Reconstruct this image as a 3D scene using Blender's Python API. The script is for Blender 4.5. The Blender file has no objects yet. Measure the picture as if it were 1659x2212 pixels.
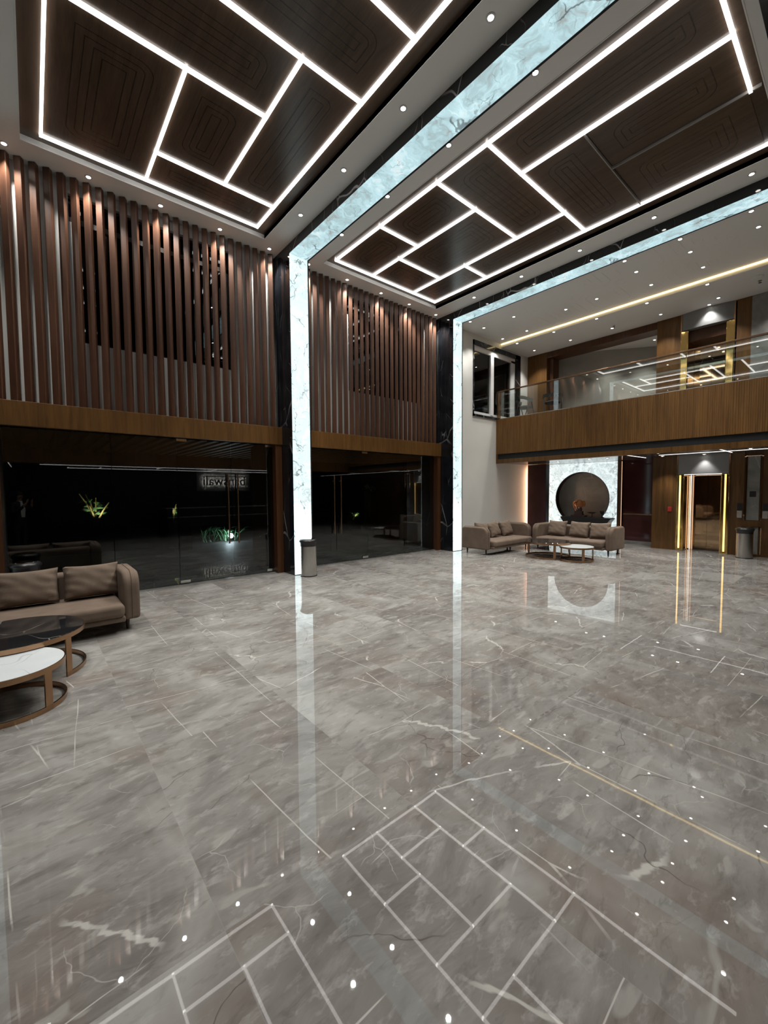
import bpy, bmesh, math, random
from mathutils import Vector, Matrix
random.seed(7)
PI = math.pi
S = bpy.context.scene
COL = S.collection
K = 1.17                      # layout units (camera height 1.5) to metres

# ------------------------------------------------------------------ camera, world, exposure
cam = bpy.data.cameras.new('camera')
cam.sensor_fit = 'VERTICAL'; cam.sensor_height = 24.0; cam.sensor_width = 18.0
cam.lens = 894.5923 / 2212 * 24.0
cam.clip_start = 0.02; cam.clip_end = 200
CAM = bpy.data.objects.new('camera', cam); COL.objects.link(CAM)
_t, _r, _y = [math.radians(a) for a in (-2.8486, -0.409, 40.3096)]
_f = Vector((math.sin(_y) * math.cos(_t), math.cos(_y) * math.cos(_t), math.sin(_t)))
_x = Vector((math.cos(_y), -math.sin(_y), 0)); _u = _x.cross(_f)
_R = math.cos(_r) * _x + math.sin(_r) * _u; _U = -math.sin(_r) * _x + math.cos(_r) * _u
_m = Matrix((( _R.x, _U.x, -_f.x), (_R.y, _U.y, -_f.y), (_R.z, _U.z, -_f.z))).to_4x4()
_m.translation = Vector((0, 0, 1.5 * K))
CAM.matrix_world = _m
S.camera = CAM

W = bpy.data.worlds.new('night'); S.world = W; W.use_nodes = True
W.node_tree.nodes['Background'].inputs[0].default_value = (0.02, 0.025, 0.035, 1)
W.node_tree.nodes['Background'].inputs[1].default_value = 0.08

S.view_settings.view_transform = 'Standard'
S.view_settings.look = 'None'
S.view_settings.exposure = 0.0
S.view_settings.gamma = 1.0
S.view_settings.use_curve_mapping = False
try:
    S.cycles.use_denoising = True
    S.cycles.max_bounces = 7; S.cycles.diffuse_bounces = 3; S.cycles.glossy_bounces = 4
    S.cycles.transparent_max_bounces = 12
    S.cycles.sample_clamp_indirect = 6.0
    S.cycles.caustics_reflective = False; S.cycles.caustics_refractive = False
    S.cycles.use_light_tree = True
    S.cycles.adaptive_threshold = 0.03
except Exception:
    pass

# light levels (tuned together)
LED = 4.4            # coffer light strips
ONYX = 1.0           # backlit onyx
DOWN_LENS = 22.0     # visible lens of the downlights
DOWN_SPOT = 175.0     # watts per downlight beam

# ------------------------------------------------------------------ material helpers
class T:
    """small node-tree writer"""
    dim = '3D'
    def __init__(s, name):
        s.m = bpy.data.materials.new(name); s.m.use_nodes = True
        s.nt = s.m.node_tree; s.b = s.nt.nodes['Principled BSDF']
        s.out = s.nt.nodes['Material Output']
    def n(s, typ, ins=None, **props):
        nd = s.nt.nodes.new(typ)
        for k, v in props.items(): setattr(nd, k, v)
        for k, v in (ins or {}).items(): s.set(nd.inputs[k], v)
        return nd
    def set(s, sock, v):
        if isinstance(v, bpy.types.NodeSocket): s.nt.links.new(v, sock)
        elif isinstance(v, bpy.types.Node): s.nt.links.new(v.outputs[0], sock)
        else:
            if isinstance(v, tuple) and len(v) == 3 and sock.type == 'RGBA': v = v + (1,)
            sock.default_value = v
    def B(s, **kw):
        for k, v in kw.items(): s.set(s.b.inputs[k.replace('_', ' ')], v)
    def math(s, op, a, b=0.0, c=0.0, clamp=False):
        nd = s.nt.nodes.new('ShaderNodeMath'); nd.operation = op; nd.use_clamp = clamp
        for i, v in enumerate((a, b, c)): s.set(nd.inputs[i], v)
        return nd.outputs[0]
    def vmath(s, op, a, b=None):
        nd = s.nt.nodes.new('ShaderNodeVectorMath'); nd.operation = op
        s.set(nd.inputs[0], a)
        if b is not None: s.set(nd.inputs[1], b)
        return nd.outputs[0]
    def mix(s, f, a, b, blend='MIX'):
        nd = s.nt.nodes.new('ShaderNodeMix'); nd.data_type = 'RGBA'; nd.blend_type = blend
        s.set(nd.inputs[0], f); s.set(nd.inputs[6], a); s.set(nd.inputs[7], b)
        return nd.outputs[2]
    def ramp(s, f, stops):
        nd = s.nt.nodes.new('ShaderNodeValToRGB'); e = nd.color_ramp.elements
        while len(e) < len(stops): e.new(0.5)
        for i, (p, c) in enumerate(stops):
            e[i].position = p; e[i].color = (c + (1,)) if len(c) == 3 else c
        s.set(nd.inputs[0], f); return nd.outputs[0]
    def obj(s): return s.n('ShaderNodeTexCoord').outputs['Object']
    def mapping(s, v, scale=(1, 1, 1), rot=(0, 0, 0), loc=(0, 0, 0)):
        return s.n('ShaderNodeMapping', {'Vector': v, 'Scale': scale, 'Rotation': rot, 'Location': loc}).outputs[0]
    def noise(s, v, scale, detail=4.0, rough=0.5, dist=0.0, col=False):
        nd = s.n('ShaderNodeTexNoise', {'Vector': v, 'Scale': scale, 'Detail': detail, 'Roughness': rough, 'Distortion': dist}, noise_dimensions=s.dim)
        return nd.outputs['Color'] if col else nd.outputs[0]
    def edge(s, v, scale, rnd=1.0):
        nd = s.n('ShaderNodeTexVoronoi', {'Vector': v, 'Scale': scale, 'Randomness': rnd}, feature='DISTANCE_TO_EDGE', voronoi_dimensions=s.dim)
        return nd.outputs['Distance']
    def bump(s, h, strength=0.2, dist=0.01):
        return s.n('ShaderNodeBump', {'Height': h, 'Strength': strength, 'Distance': dist}).outputs[0]
    def warp(s, v, scale, amount, detail=2.0):
        c = s.noise(v, scale, detail, col=True)
        c = s.vmath('SUBTRACT', c, (0.5, 0.5, 0.5))
        nd = s.nt.nodes.new('ShaderNodeVectorMath'); nd.operation = 'MULTIPLY_ADD'
        s.set(nd.inputs[0], c); s.set(nd.inputs[1], (amount,) * 3); s.set(nd.inputs[2], v)
        return nd.outputs[0]
    def line(s, d, w):          # 1 on the line, 0 away from it
        return s.math('SUBTRACT', 1.0, s.n('ShaderNodeMapRange', {'Value': d, 'From Min': w * 0.35, 'From Max': w}, interpolation_type='SMOOTHSTEP').outputs[0])

def plain(name, col, rough=0.5, metal=0.0, spec=0.5, var=0.06, scale=3.0):
    t = T(name); v = t.obj()
    n = t.noise(v, scale, 2.0)
    dark = tuple(c * (1 - var) for c in col); lite = tuple(min(1, c * (1 + var)) for c in col)
    t.B(Base_Color=t.ramp(n, [(0.3, dark), (0.7, lite)]), Roughness=rough, Metallic=metal, Specular_IOR_Level=spec)
    return t.m

def glow(name, col, strength, pattern=0.0):
    t = T(name); v = t.obj()
    n = t.noise(v, 6.0, 2.0)
    st = t.math('MULTIPLY_ADD', n, pattern, strength)
    t.B(Base_Color=(0.8, 0.8, 0.8), Emission_Color=col, Emission_Strength=st, Roughness=0.4)
    return t.m

def wood(name, c1, c2, axis='z', scale=1.0, rough=0.4, ribs=0.0, spec=0.4, var=0.5):
    """grain that runs along an axis; ribs = metres between fine flutes"""
    t = T(name); v = t.obj()
    rnd = t.n('ShaderNodeObjectInfo').outputs['Random']
    off = t.n('ShaderNodeCombineXYZ', {'X': t.math('MULTIPLY', rnd, 13.0), 'Y': t.math('MULTIPLY', rnd, 7.0), 'Z': t.math('MULTIPLY', rnd, 5.0)}).outputs[0]
    vv = t.vmath('ADD', v, off)
    st = {'x': (0.6, 9, 9), 'y': (9, 0.6, 9), 'z': (9, 9, 0.6)}[axis]
    g = t.mapping(vv, tuple(a * scale for a in st))
    n1 = t.noise(g, 1.0, 4.0, 0.6, 0.6)
    n2 = t.noise(t.mapping(g, (5, 5, 5)), 1.0, 3.0, 0.6)
    n3 = t.noise(t.mapping(vv, (1.2, 1.2, 0.5)), 1.0, 2.0)
    f = t.math('ADD', t.math('MULTIPLY', n1, 0.6), t.math('ADD', t.math('MULTIPLY', n2, 0.2), t.math('MULTIPLY', n3, 0.2)))
    col = t.ramp(f, [(0.5 - 0.35 * var, c1), (0.5 + 0.3 * var, c2)])
    h = n2
    t.B(Base_Color=col, Roughness=rough, Specular_IOR_Level=spec, Normal=t.bump(h, 0.08, 0.003))
    return t.m

def black_marble(name):
    t = T(name); v = t.obj()
    w = t.warp(t.mapping(v, (1, 1, 0.45), (0.35, 0.25, 0)), 1.2, 0.35)
    d = t.edge(w, 1.15)
    mask = t.ramp(t.noise(v, 0.9, 2.0), [(0.45, (0, 0, 0)), (0.6, (1, 1, 1))])
    d2 = t.edge(t.warp(t.mapping(v, (2.2, 2.2, 0.7), (0, 0.3, 0.2)), 2.5, 0.25), 1.6)
    m2 = t.ramp(t.noise(v, 1.7, 2.0), [(0.5, (0, 0, 0)), (0.62, (0.6, 0.6, 0.6))])
    f = t.math('MAXIMUM', t.math('MULTIPLY', t.line(d, 0.012), mask), t.math('MULTIPLY', t.line(d2, 0.01), m2))
    base = t.ramp(t.noise(v, 3.0, 6.0), [(0.35, (0.006, 0.007, 0.009)), (0.75, (0.016, 0.018, 0.022))])
    t.B(Base_Color=t.mix(f, base, (0.32, 0.32, 0.32)), Roughness=0.07, Specular_IOR_Level=0.5)
    return t.m

def onyx(name, tint, strength, scale=1.0, hot=None, body=0.55):
    """backlit onyx slab: swirls and cracks colour the light that comes through"""
    t = T(name); v = t.obj()
    w = t.warp(v, 1.5 * scale, 0.9, 3.0)
    w = t.warp(w, 3.5 * scale, 0.35, 3.0)
    n = t.noise(w, 2.6 * scale, 5.0, 0.55, 0.9)
    sw = t.ramp(n, [(0.30, tuple(c * body for c in (0.72, 0.78, 0.76))), (0.42, tuple(c * (body + 0.2) for c in tint)),
                    (0.5, tuple(c * 0.86 for c in tint)), (0.6, tint), (0.72, (1.0, 1.0, 1.0))])
    band = t.math('PINGPONG', t.math('MULTIPLY', n, 9.0), 0.5)
    sw = t.mix(t.math('MULTIPLY', t.line(band, 0.12), 0.28), sw, (0.42, 0.55, 0.55))
    d = t.edge(t.warp(t.warp(v, 7.0 * scale, 0.12, 4.0), 1.3 * scale, 0.6), 0.9 * scale)
    mask = t.ramp(t.noise(v, 1.6 * scale, 3.0), [(0.46, (0, 0, 0)), (0.56, (1, 1, 1))])
    crack = t.math('MULTIPLY', t.line(d, 0.014), mask)
    d2 = t.edge(t.warp(t.warp(v, 14.0 * scale, 0.07, 4.0), 3.0 * scale, 0.35), 2.4 * scale)
    m2 = t.ramp(t.noise(v, 3.1 * scale, 3.0), [(0.5, (0, 0, 0)), (0.62, (0.55, 0.55, 0.55))])
    crack = t.math('MAXIMUM', crack, t.math('MULTIPLY', t.line(d2, 0.02), m2))
    col = t.mix(t.math('MULTIPLY', crack, 0.8), sw, (0.07, 0.09, 0.1))
    st = strength
    if hot:                       # where the lamps behind the slab sit closest: (axis, place, reach, gain)
        ax, place, reach, gain = hot
        comp = t.n('ShaderNodeSeparateXYZ', {0: v}).outputs['xyz'.index(ax)]
        fall = t.n('ShaderNodeMapRange', {'Value': t.math('ABSOLUTE', t.math('SUBTRACT', comp, place)), 'From Min': 0.0, 'From Max': reach, 'To Min': 1.0, 'To Max': 0.0}, interpolation_type='SMOOTHERSTEP').outputs[0]
        st = t.math('MULTIPLY_ADD', fall, gain, strength)
    t.B(Base_Color=(0.12, 0.13, 0.13), Emission_Color=col, Emission_Strength=st, Roughness=0.08, Specular_IOR_Level=0.4)
    return t.m

def pane(name, tint, gain=1.0):
    """clear glass sheet: Schlick mirror over a tinted see-through body"""
    t = T(name); nt = t.nt; nt.nodes.remove(t.b)
    lw = t.n('ShaderNodeLayerWeight', {'Blend': 0.5}).outputs['Facing']
    n = t.noise(t.obj(), 0.8, 1.0)
    f = t.math('MULTIPLY_ADD', t.math('POWER', lw, 5.0), 0.95, 0.045)
    f = t.math('MULTIPLY', f, gain, clamp=True)
    tr = t.n('ShaderNodeBsdfTransparent', {'Color': tint})
    gl = t.n('ShaderNodeBsdfGlossy', {'Color': (1, 1, 1), 'Roughness': 0.0, 'Normal': t.bump(n, 0.006, 0.01)})
    mx = t.n('ShaderNodeMixShader', {0: f, 1: tr.outputs[0], 2: gl.outputs[0]})
    nt.links.new(mx.outputs[0], t.out.inputs[0])
    return t.m

def floor_marble():
    t = T('polished taupe marble'); t.dim = '2D'; v = t.obj()
    sx = t.n('ShaderNodeSeparateXYZ', {0: v}).outputs
    tx = t.math('DIVIDE', t.math('SUBTRACT', sx[0], 1.333 * K), 0.885 * K)
    ty = t.math('DIVIDE', t.math('SUBTRACT', sx[1], 1.385 * K), 1.285 * K)
    cell = t.n('ShaderNodeCombineXYZ', {'X': t.math('FLOOR', tx), 'Y': t.math('FLOOR', ty)}).outputs[0]
    wn = t.n('ShaderNodeTexWhiteNoise', {'Vector': cell}, noise_dimensions='3D')
    off = t.vmath('MULTIPLY', wn.outputs['Color'], (11.0, 11.0, 11.0))
    p = t.vmath('ADD', v, off)
    # clouds
    big = t.noise(t.warp(p, 0.8, 0.6), 0.9, 4.0, 0.62, 0.5)
    base = t.ramp(big, [(0.30, (0.178, 0.164, 0.155)), (0.44, (0.235, 0.220, 0.208)), (0.54, (0.272, 0.260, 0.244)), (0.68, (0.36, 0.35, 0.335))])
    # directional smoky streaks
    sp = t.mapping(t.warp(p, 1.4, 0.35), (1.3, 4.6, 1.0), (0, 0, 0.75))
    st = t.noise(sp, 1.6, 5.0, 0.65)
    base = t.mix(t.ramp(st, [(0.50, (0, 0, 0)), (0.74, (0.55, 0.55, 0.55))]), base, (0.37, 0.355, 0.335))
    dk = t.ramp(st, [(0.26, (0.65, 0.65, 0.65)), (0.45, (0, 0, 0))])
    base = t.mix(dk, base, (0.14, 0.122, 0.113))
    # warm rusty patches
    rust = t.ramp(t.noise(t.mapping(p, loc=(4, 3, 0)), 1.1, 3.0, 0.6), [(0.56, (0, 0, 0)), (0.72, (0.5, 0.5, 0.5))])
    base = t.mix(rust, base, (0.20, 0.155, 0.13))
    # pale veins: long straight ones and crackle
    def vein(vec, sc, w, lo, hi, msc):
        d = t.edge(vec, sc)
        m = t.ramp(t.noise(t.mapping(p, loc=(sc, 2 * sc, 0)), msc, 2.0), [(lo, (0, 0, 0)), (hi, (1, 1, 1))])
        return t.math('MULTIPLY', t.line(d, w), m)
    v1 = vein(t.warp(t.warp(t.mapping(p, (1.7, 0.30, 1), (0, 0, 0.45)), 9.0, 0.02), 1.3, 0.08), 0.8, 0.006, 0.49, 0.56, 1.1)
    v2 = vein(t.warp(t.warp(t.mapping(p, (0.30, 1.8, 1), (0, 0, 0.35)), 12.0, 0.02), 2.2, 0.09), 0.9, 0.006, 0.50, 0.57, 1.5)
    v3 = vein(t.warp(t.warp(p, 9.0, 0.06), 1.8, 0.3), 2.2, 0.007, 0.56, 0.63, 1.9)
    base = t.mix(t.math('MULTIPLY', v1, 0.75), base, (0.60, 0.575, 0.54))
    base = t.mix(t.math('MULTIPLY', v2, 0.7), base, (0.62, 0.60, 0.57))
    base = t.mix(t.math('MULTIPLY', v3, 0.45), base, (0.52, 0.50, 0.47))
    v4 = vein(t.warp(t.warp(t.mapping(p, (0.8, 1.1, 1), (0, 0, -0.6), (7, 1, 0)), 8.0, 0.05), 3.0, 0.22), 1.7, 0.006, 0.56, 0.63, 1.0)
    base = t.mix(t.math('MULTIPLY', v4, 0.6), base, (0.085, 0.062, 0.055))
    fl = t.ramp(t.noise(t.warp(t.mapping(p, (6, 13, 1), (0, 0, 0.6)), 2.0, 0.4), 1.0, 4.0, 0.65), [(0.555, (0, 0, 0)), (0.72, (0.5, 0.5, 0.5))])
    base = t.mix(fl, base, (0.44, 0.43, 0.41))
    fd = t.ramp(t.noise(t.warp(t.mapping(p, (5, 15, 1), (0, 0, 0.9), (3, 9, 0)), 2.0, 0.5), 1.0, 3.0, 0.65), [(0.60, (0, 0, 0)), (0.74, (0.45, 0.45, 0.45))])
    base = t.mix(fd, base, (0.12, 0.108, 0.10))
    # milky fossils
    fo = t.ramp(t.noise(t.warp(t.mapping(p, (1.0, 2.6, 1), (0, 0, 0.8)), 2.0, 0.5), 2.6, 2.0), [(0.69, (0, 0, 0)), (0.74, (0.45, 0.45, 0.45))])
    base = t.mix(fo, base, (0.46, 0.45, 0.42))
    # joints
    jx = t.math('PINGPONG', tx, 0.5); jy = t.math('PINGPONG', ty, 0.5)
    j = t.math('MAXIMUM', t.line(jx, 0.0028), t.line(jy, 0.002))
    base = t.mix(t.math('MULTIPLY', j, 0.14), base, (0.42, 0.40, 0.37))
    wav = t.noise(v, 1.3, 2.0)
    t.B(Base_Color=base, Roughness=t.math('MULTIPLY_ADD', st, 0.012, 0.006), Specular_IOR_Level=0.42, Normal=t.bump(wav, 0.02, 0.02))
    return t.m

def veneer():
    """dark ceiling veneer with nested inlaid rings; each panel carries its half sizes"""
    t = T('dark ringed veneer'); v = t.obj()
    hx = t.n('ShaderNodeAttribute', attribute_type='OBJECT', attribute_name='half_x').outputs['Fac']
    hy = t.n('ShaderNodeAttribute', attribute_type='OBJECT', attribute_name='half_y').outputs['Fac']
    c = t.n('ShaderNodeSeparateXYZ', {0: t.warp(v, 3.0, 0.012)}).outputs
    R = t.math('MINIMUM', 0.42, t.math('MULTIPLY', t.math('MINIMUM', hx, hy), 0.85))
    qx = t.math('ADD', t.math('SUBTRACT', t.math('ABSOLUTE', c[0]), hx), R)
    qy = t.math('ADD', t.math('SUBTRACT', t.math('ABSOLUTE', c[1]), hy), R)
    # corners alternate between round and mitred, as the veneer does
    sg = t.math('GREATER_THAN', t.math('MULTIPLY', c[0], c[1]), 0.0)
    mx_, my_ = t.math('MAXIMUM', qx, 0.0), t.math('MAXIMUM', qy, 0.0)
    rnd = t.math('SQRT', t.math('ADD', t.math('POWER', mx_, 2.0), t.math('POWER', my_, 2.0)))
    sq = t.math('MAXIMUM', mx_, my_)
    pick = t.n('ShaderNodeMix', {0: sg, 2: rnd, 3: sq}, data_type='FLOAT').outputs[0]
    d = t.math('ADD', pick, t.math('MINIMUM', t.math('MAXIMUM', qx, qy), 0.0))
    e = t.math('SUBTRACT', R, d)                       # depth from the panel edge
    ring = t.math('PINGPONG', t.math('SUBTRACT', e, 0.15), 0.045)
    ln = t.line(ring, 0.009)
    gap = t.math('GREATER_THAN', t.math('MODULO', e, 0.52), 0.22)
    deep = t.math('GREATER_THAN', e, 0.1)
    ln = t.math('MULTIPLY', ln, t.math('MULTIPLY', gap, deep))
    g = t.noise(t.mapping(v, (10, 1.0, 4)), 1.0, 6.0, 0.6, 0.6)
    g2 = t.noise(t.mapping(v, (60, 5, 10)), 1.0, 2.0)
    f = t.math('MULTIPLY_ADD', g2, 0.3, t.math('MULTIPLY', g, 0.7))
    base = t.ramp(f, [(0.32, (0.058, 0.038, 0.026)), (0.68, (0.105, 0.070, 0.048))])
    base = t.mix(t.math('MULTIPLY', ln, 0.75), base, (0.008, 0.006, 0.005))
    t.B(Base_Color=base, Roughness=0.26, Specular_IOR_Level=0.45, Normal=t.bump(t.math('SUBTRACT', 1.0, ln), 0.15, 0.003))
    return t.m

def plaster_grooves():
    t = T('grooved ceiling plaster'); v = t.obj()
    c = t.n('ShaderNodeSeparateXYZ', {0: v}).outputs
    # repeating fields of nested grooves
    ux = t.math('SUBTRACT', t.math('PINGPONG', t.math('ADD', c[0], 0.2), 1.25), 0.62)
    uy = t.math('SUBTRACT', t.math('PINGPONG', t.math('ADD', c[1], 0.3), 1.1), 0.55)
    qx = t.math('SUBTRACT', t.math('ABSOLUTE', ux), 0.30); qy = t.math('SUBTRACT', t.math('ABSOLUTE', uy), 0.25)
    mx_, my_ = t.math('MAXIMUM', qx, 0.0), t.math('MAXIMUM', qy, 0.0)
    rnd = t.math('SQRT', t.math('ADD', t.math('POWER', mx_, 2.0), t.math('POWER', my_, 2.0)))
    d = t.math('ADD', rnd, t.math('MINIMUM', t.math('MAXIMUM', qx, qy), 0.0))
    ln = t.line(t.math('PINGPONG', d, 0.085), 0.010)
    keep = t.math('MULTIPLY', t.math('GREATER_THAN', t.noise(v, 0.9, 1.0), 0.52), t.math('LESS_THAN', t.math('ABSOLUTE', d), 0.42))
    ln = t.math('MULTIPLY', ln, keep)
    t.B(Base_Color=(0.84, 0.835, 0.82), Roughness=0.6, Normal=t.bump(t.math('SUBTRACT', 1.0, ln), 0.6, 0.012))
    return t.m

def fabric(name, c):
    t = T(name); v = t.obj()
    wv = t.noise(v, 260.0, 2.0, 0.8)
    n = t.noise(v, 5.0, 5.0)
    f = t.math('MULTIPLY_ADD', wv, 0.5, t.math('MULTIPLY', n, 0.5))
    t.B(Base_Color=t.ramp(f, [(0.35, tuple(a * 0.78 for a in c)), (0.65, tuple(a * 1.15 for a in c))]), Roughness=0.85, Specular_IOR_Level=0.25,
        Normal=t.bump(t.math('MULTIPLY_ADD', wv, 0.3, n), 0.25, 0.006))
    return t.m

def brushed(name, c, rough=0.28):
    t = T(name); v = t.obj()
    n = t.noise(t.mapping(v, (140, 140, 1.5)), 1.0, 3.0)
    t.B(Base_Color=c, Metallic=1.0, Roughness=t.math('MULTIPLY_ADD', n, 0.06, rough - 0.03), Normal=t.bump(n, 0.012, 0.001))
    return t.m

def marble_slab(name, c1, c2, vein, rough=0.08, vw=0.012):
    t = T(name); v = t.obj()
    n = t.noise(t.warp(v, 1.5, 0.5), 2.0, 6.0, 0.6, 0.5)
    base = t.ramp(n, [(0.3, c1), (0.7, c2)])
    d = t.edge(t.warp(t.mapping(v, (1, 1, 0.6), (0.4, 0.5, 0.3)), 2.0, 0.35), 1.3)
    m = t.ramp(t.noise(v, 1.3, 2.0), [(0.45, (0, 0, 0)), (0.6, (0.8, 0.8, 0.8))])
    t.B(Base_Color=t.mix(t.math('MULTIPLY', t.line(d, vw), m), base, vein), Roughness=rough)
    return t.m

MT = {}
MT['floor'] = floor_marble()
MT['white'] = plain('white plaster', (0.72, 0.71, 0.68), 0.6, var=0.03, scale=1.2)
MT['ceil'] = plain('white ceiling paint', (0.84, 0.84, 0.82), 0.65, var=0.015, scale=0.8)
MT['groove'] = plaster_grooves()
MT['blackm'] = black_marble('black veined marble')
MT['beam_onyx'] = onyx('backlit onyx of the ceiling beam', (0.62, 0.90, 0.96), ONYX * 0.92, 1.15, body=0.52)
MT['beam_onyx_far'] = MT['beam_onyx']
MT['pillar_onyx'] = onyx('backlit onyx of the pillar', (0.80, 0.98, 1.0), ONYX * 1.2, 1.6, hot=('z', 0.55 * K, 1.0 * K, 1.6), body=0.66)
MT['wall_onyx'] = onyx('backlit onyx of the feature wall', (0.86, 0.98, 0.98), ONYX * 1.08, 1.9, body=0.5)
MT['veneer'] = veneer()
MT['veneer_edge'] = wood('dark veneer border', (0.045, 0.030, 0.020), (0.085, 0.056, 0.038), 'y', 1.0, 0.3)
MT['slat'] = wood('walnut slat', (0.054, 0.023, 0.013), (0.125, 0.056, 0.032), 'z', 1.0, 0.36, spec=0.45)
MT['oak'] = wood('amber teak veneer', (0.078, 0.034, 0.008), (0.19, 0.090, 0.023), 'z', 1.5, 0.42)
MT['teak_dark'] = wood('dark teak', (0.050, 0.023, 0.006), (0.150, 0.072, 0.021), 'z', 1.2, 0.32)
MT['jamb'] = wood('reddish door jamb', (0.06, 0.022, 0.009), (0.125, 0.052, 0.022), 'z', 1.2, 0.34)
MT['under'] = plain('polished brown soffit', (0.10, 0.085, 0.075), 0.12, var=0.1)
MT['maroon'] = plain('maroon lacquer', (0.062, 0.019, 0.020), 0.07, var=0.2, scale=1.2)
MT['brown_dark'] = plain('dark brown frame', (0.028, 0.02, 0.015), 0.4)
MT['black'] = plain('black plastic', (0.012, 0.012, 0.013), 0.35)
MT['blackgap'] = plain('black grille', (0.006, 0.007, 0.009), 0.75)
MT['winframe'] = plain('white window frame', (0.68, 0.68, 0.68), 0.4, var=0.02)
MT['steel'] = brushed('brushed steel', (0.62, 0.60, 0.57), 0.26)
MT['chrome'] = brushed('polished steel', (0.75, 0.75, 0.74), 0.1)
MT['bronze'] = brushed('bronze frame', (0.42, 0.255, 0.15), 0.24)
MT['gold'] = brushed('gold mirror', (0.80, 0.55, 0.20), 0.09)
MT['bronze_mirror'] = plain('bronze mirror', (0.60, 0.42, 0.26), 0.035, 1.0, var=0.03)
MT['rail'] = plain('brown metal rail', (0.16, 0.09, 0.05), 0.25, 0.7)
MT['sofa'] = fabric('taupe upholstery', (0.168, 0.123, 0.094))
MT['pillow'] = fabric('taupe cushion cloth', (0.178, 0.131, 0.100))
MT['leg'] = wood('dark sofa leg', (0.02, 0.012, 0.008), (0.05, 0.03, 0.02), 'z', 2.0, 0.4)
MT['top_black'] = marble_slab('black table marble', (0.008, 0.008, 0.010), (0.02, 0.02, 0.022), (0.25, 0.24, 0.22), 0.04, 0.009)
MT['top_white'] = marble_slab('white table marble', (0.70, 0.74, 0.77), (0.78, 0.81, 0.83), (0.30, 0.30, 0.31), 0.06, 0.008)
MT['grey_marble'] = marble_slab('grey marble', (0.18, 0.176, 0.165), (0.32, 0.315, 0.30), (0.5, 0.48, 0.45), 0.14)
MT['niche'] = marble_slab('dark grey polished marble', (0.24, 0.23, 0.21), (0.36, 0.345, 0.32), (0.6, 0.58, 0.55), 0.12, 0.008)
MT['grey_plaster'] = plain('grey plaster', (0.24, 0.24, 0.245), 0.6, var=0.05)
MT['room_grey'] = plain('warm grey wall paint', (0.42, 0.40, 0.36), 0.6, var=0.03)
MT['glass'] = pane('storefront glass', (0.62, 0.66, 0.66), 1.5)
MT['rail_glass'] = pane('clear balustrade glass', (0.93, 0.96, 0.95), 1.7)
MT['win_glass'] = pane('dark window glass', (0.35, 0.37, 0.38), 1.5)
MT['led'] = glow('white light strip', (1.0, 0.965, 0.93), LED)
MT['led_low'] = glow('white light strip under the balcony', (1.0, 0.95, 0.92), 1.7)
MT['led_dim'] = glow('slim light strip', (1.0, 0.95, 0.92), 2.0)
MT['led_off'] = plain('unlit light strip', (0.32, 0.30, 0.28), 0.5)
MT['led_warm'] = glow('warm cove light', (1.0, 0.74, 0.34), 3.8)
MT['led_gold'] = glow('amber light strip', (1.0, 0.58, 0.10), 2.2)
MT['led_copper'] = glow('copper light strip', (1.0, 0.62, 0.38), 0.9)
MT['led_peach'] = glow('peach light strip', (1.0, 0.60, 0.36), 90.0)
MT['lens'] = glow('downlight lens', (1.0, 0.95, 0.86), DOWN_LENS)
MT['stone_out'] = plain('dark porch stone', (0.05, 0.052, 0.05), 0.6, var=0.25)
MT['porch'] = wood('dark porch boards', (0.03, 0.022, 0.016), (0.07, 0.052, 0.04), 'y', 1.0, 0.5)
MT['night'] = plain('dark outside wall', (0.018, 0.019, 0.02), 0.7)
MT['leaf'] = plain('green leaf', (0.09, 0.22, 0.10), 0.5, var=0.3)
MT['cane'] = plain('pale yellow cane', (0.42, 0.36, 0.16), 0.5, var=0.2)
MT['amber'] = plain('amber carved wood', (0.30, 0.10, 0.025), 0.2, var=0.3, scale=9)
MT['statue_dark'] = plain('dark carved wood', (0.035, 0.016, 0.012), 0.3)
MT['red'] = plain('red alarm plate', (0.45, 0.035, 0.03), 0.4)
MT['chair_wood'] = plain('dark chair wood', (0.018, 0.012, 0.010), 0.4)
MT['chair_seat'] = fabric('grey chair cloth', (0.022, 0.02, 0.018))
MT['skin'] = plain('skin', (0.36, 0.20, 0.13), 0.5)
MT['suit'] = plain('dark suit cloth', (0.014, 0.015, 0.022), 0.8)
MT['trouser'] = plain('dark trousers', (0.010, 0.010, 0.014), 0.8)
MT['hair'] = plain('black hair', (0.008, 0.007, 0.006), 0.5)
MT['shoe'] = plain('black shoe', (0.01, 0.01, 0.01), 0.3)
MT['lamp_white'] = glow('lamp glow', (0.85, 0.93, 1.0), 30.0)
MT['sign_glow'] = glow('sign halo', (1.0, 0.93, 0.82), 26.0)

for k_ in ('lens', 'lamp_white', 'led_dim'):
    try: MT[k_].emission_sampling = 'NONE'
    except Exception:
        try: MT[k_].cycles.emission_sampling = 'NONE'
        except Exception: pass

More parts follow.
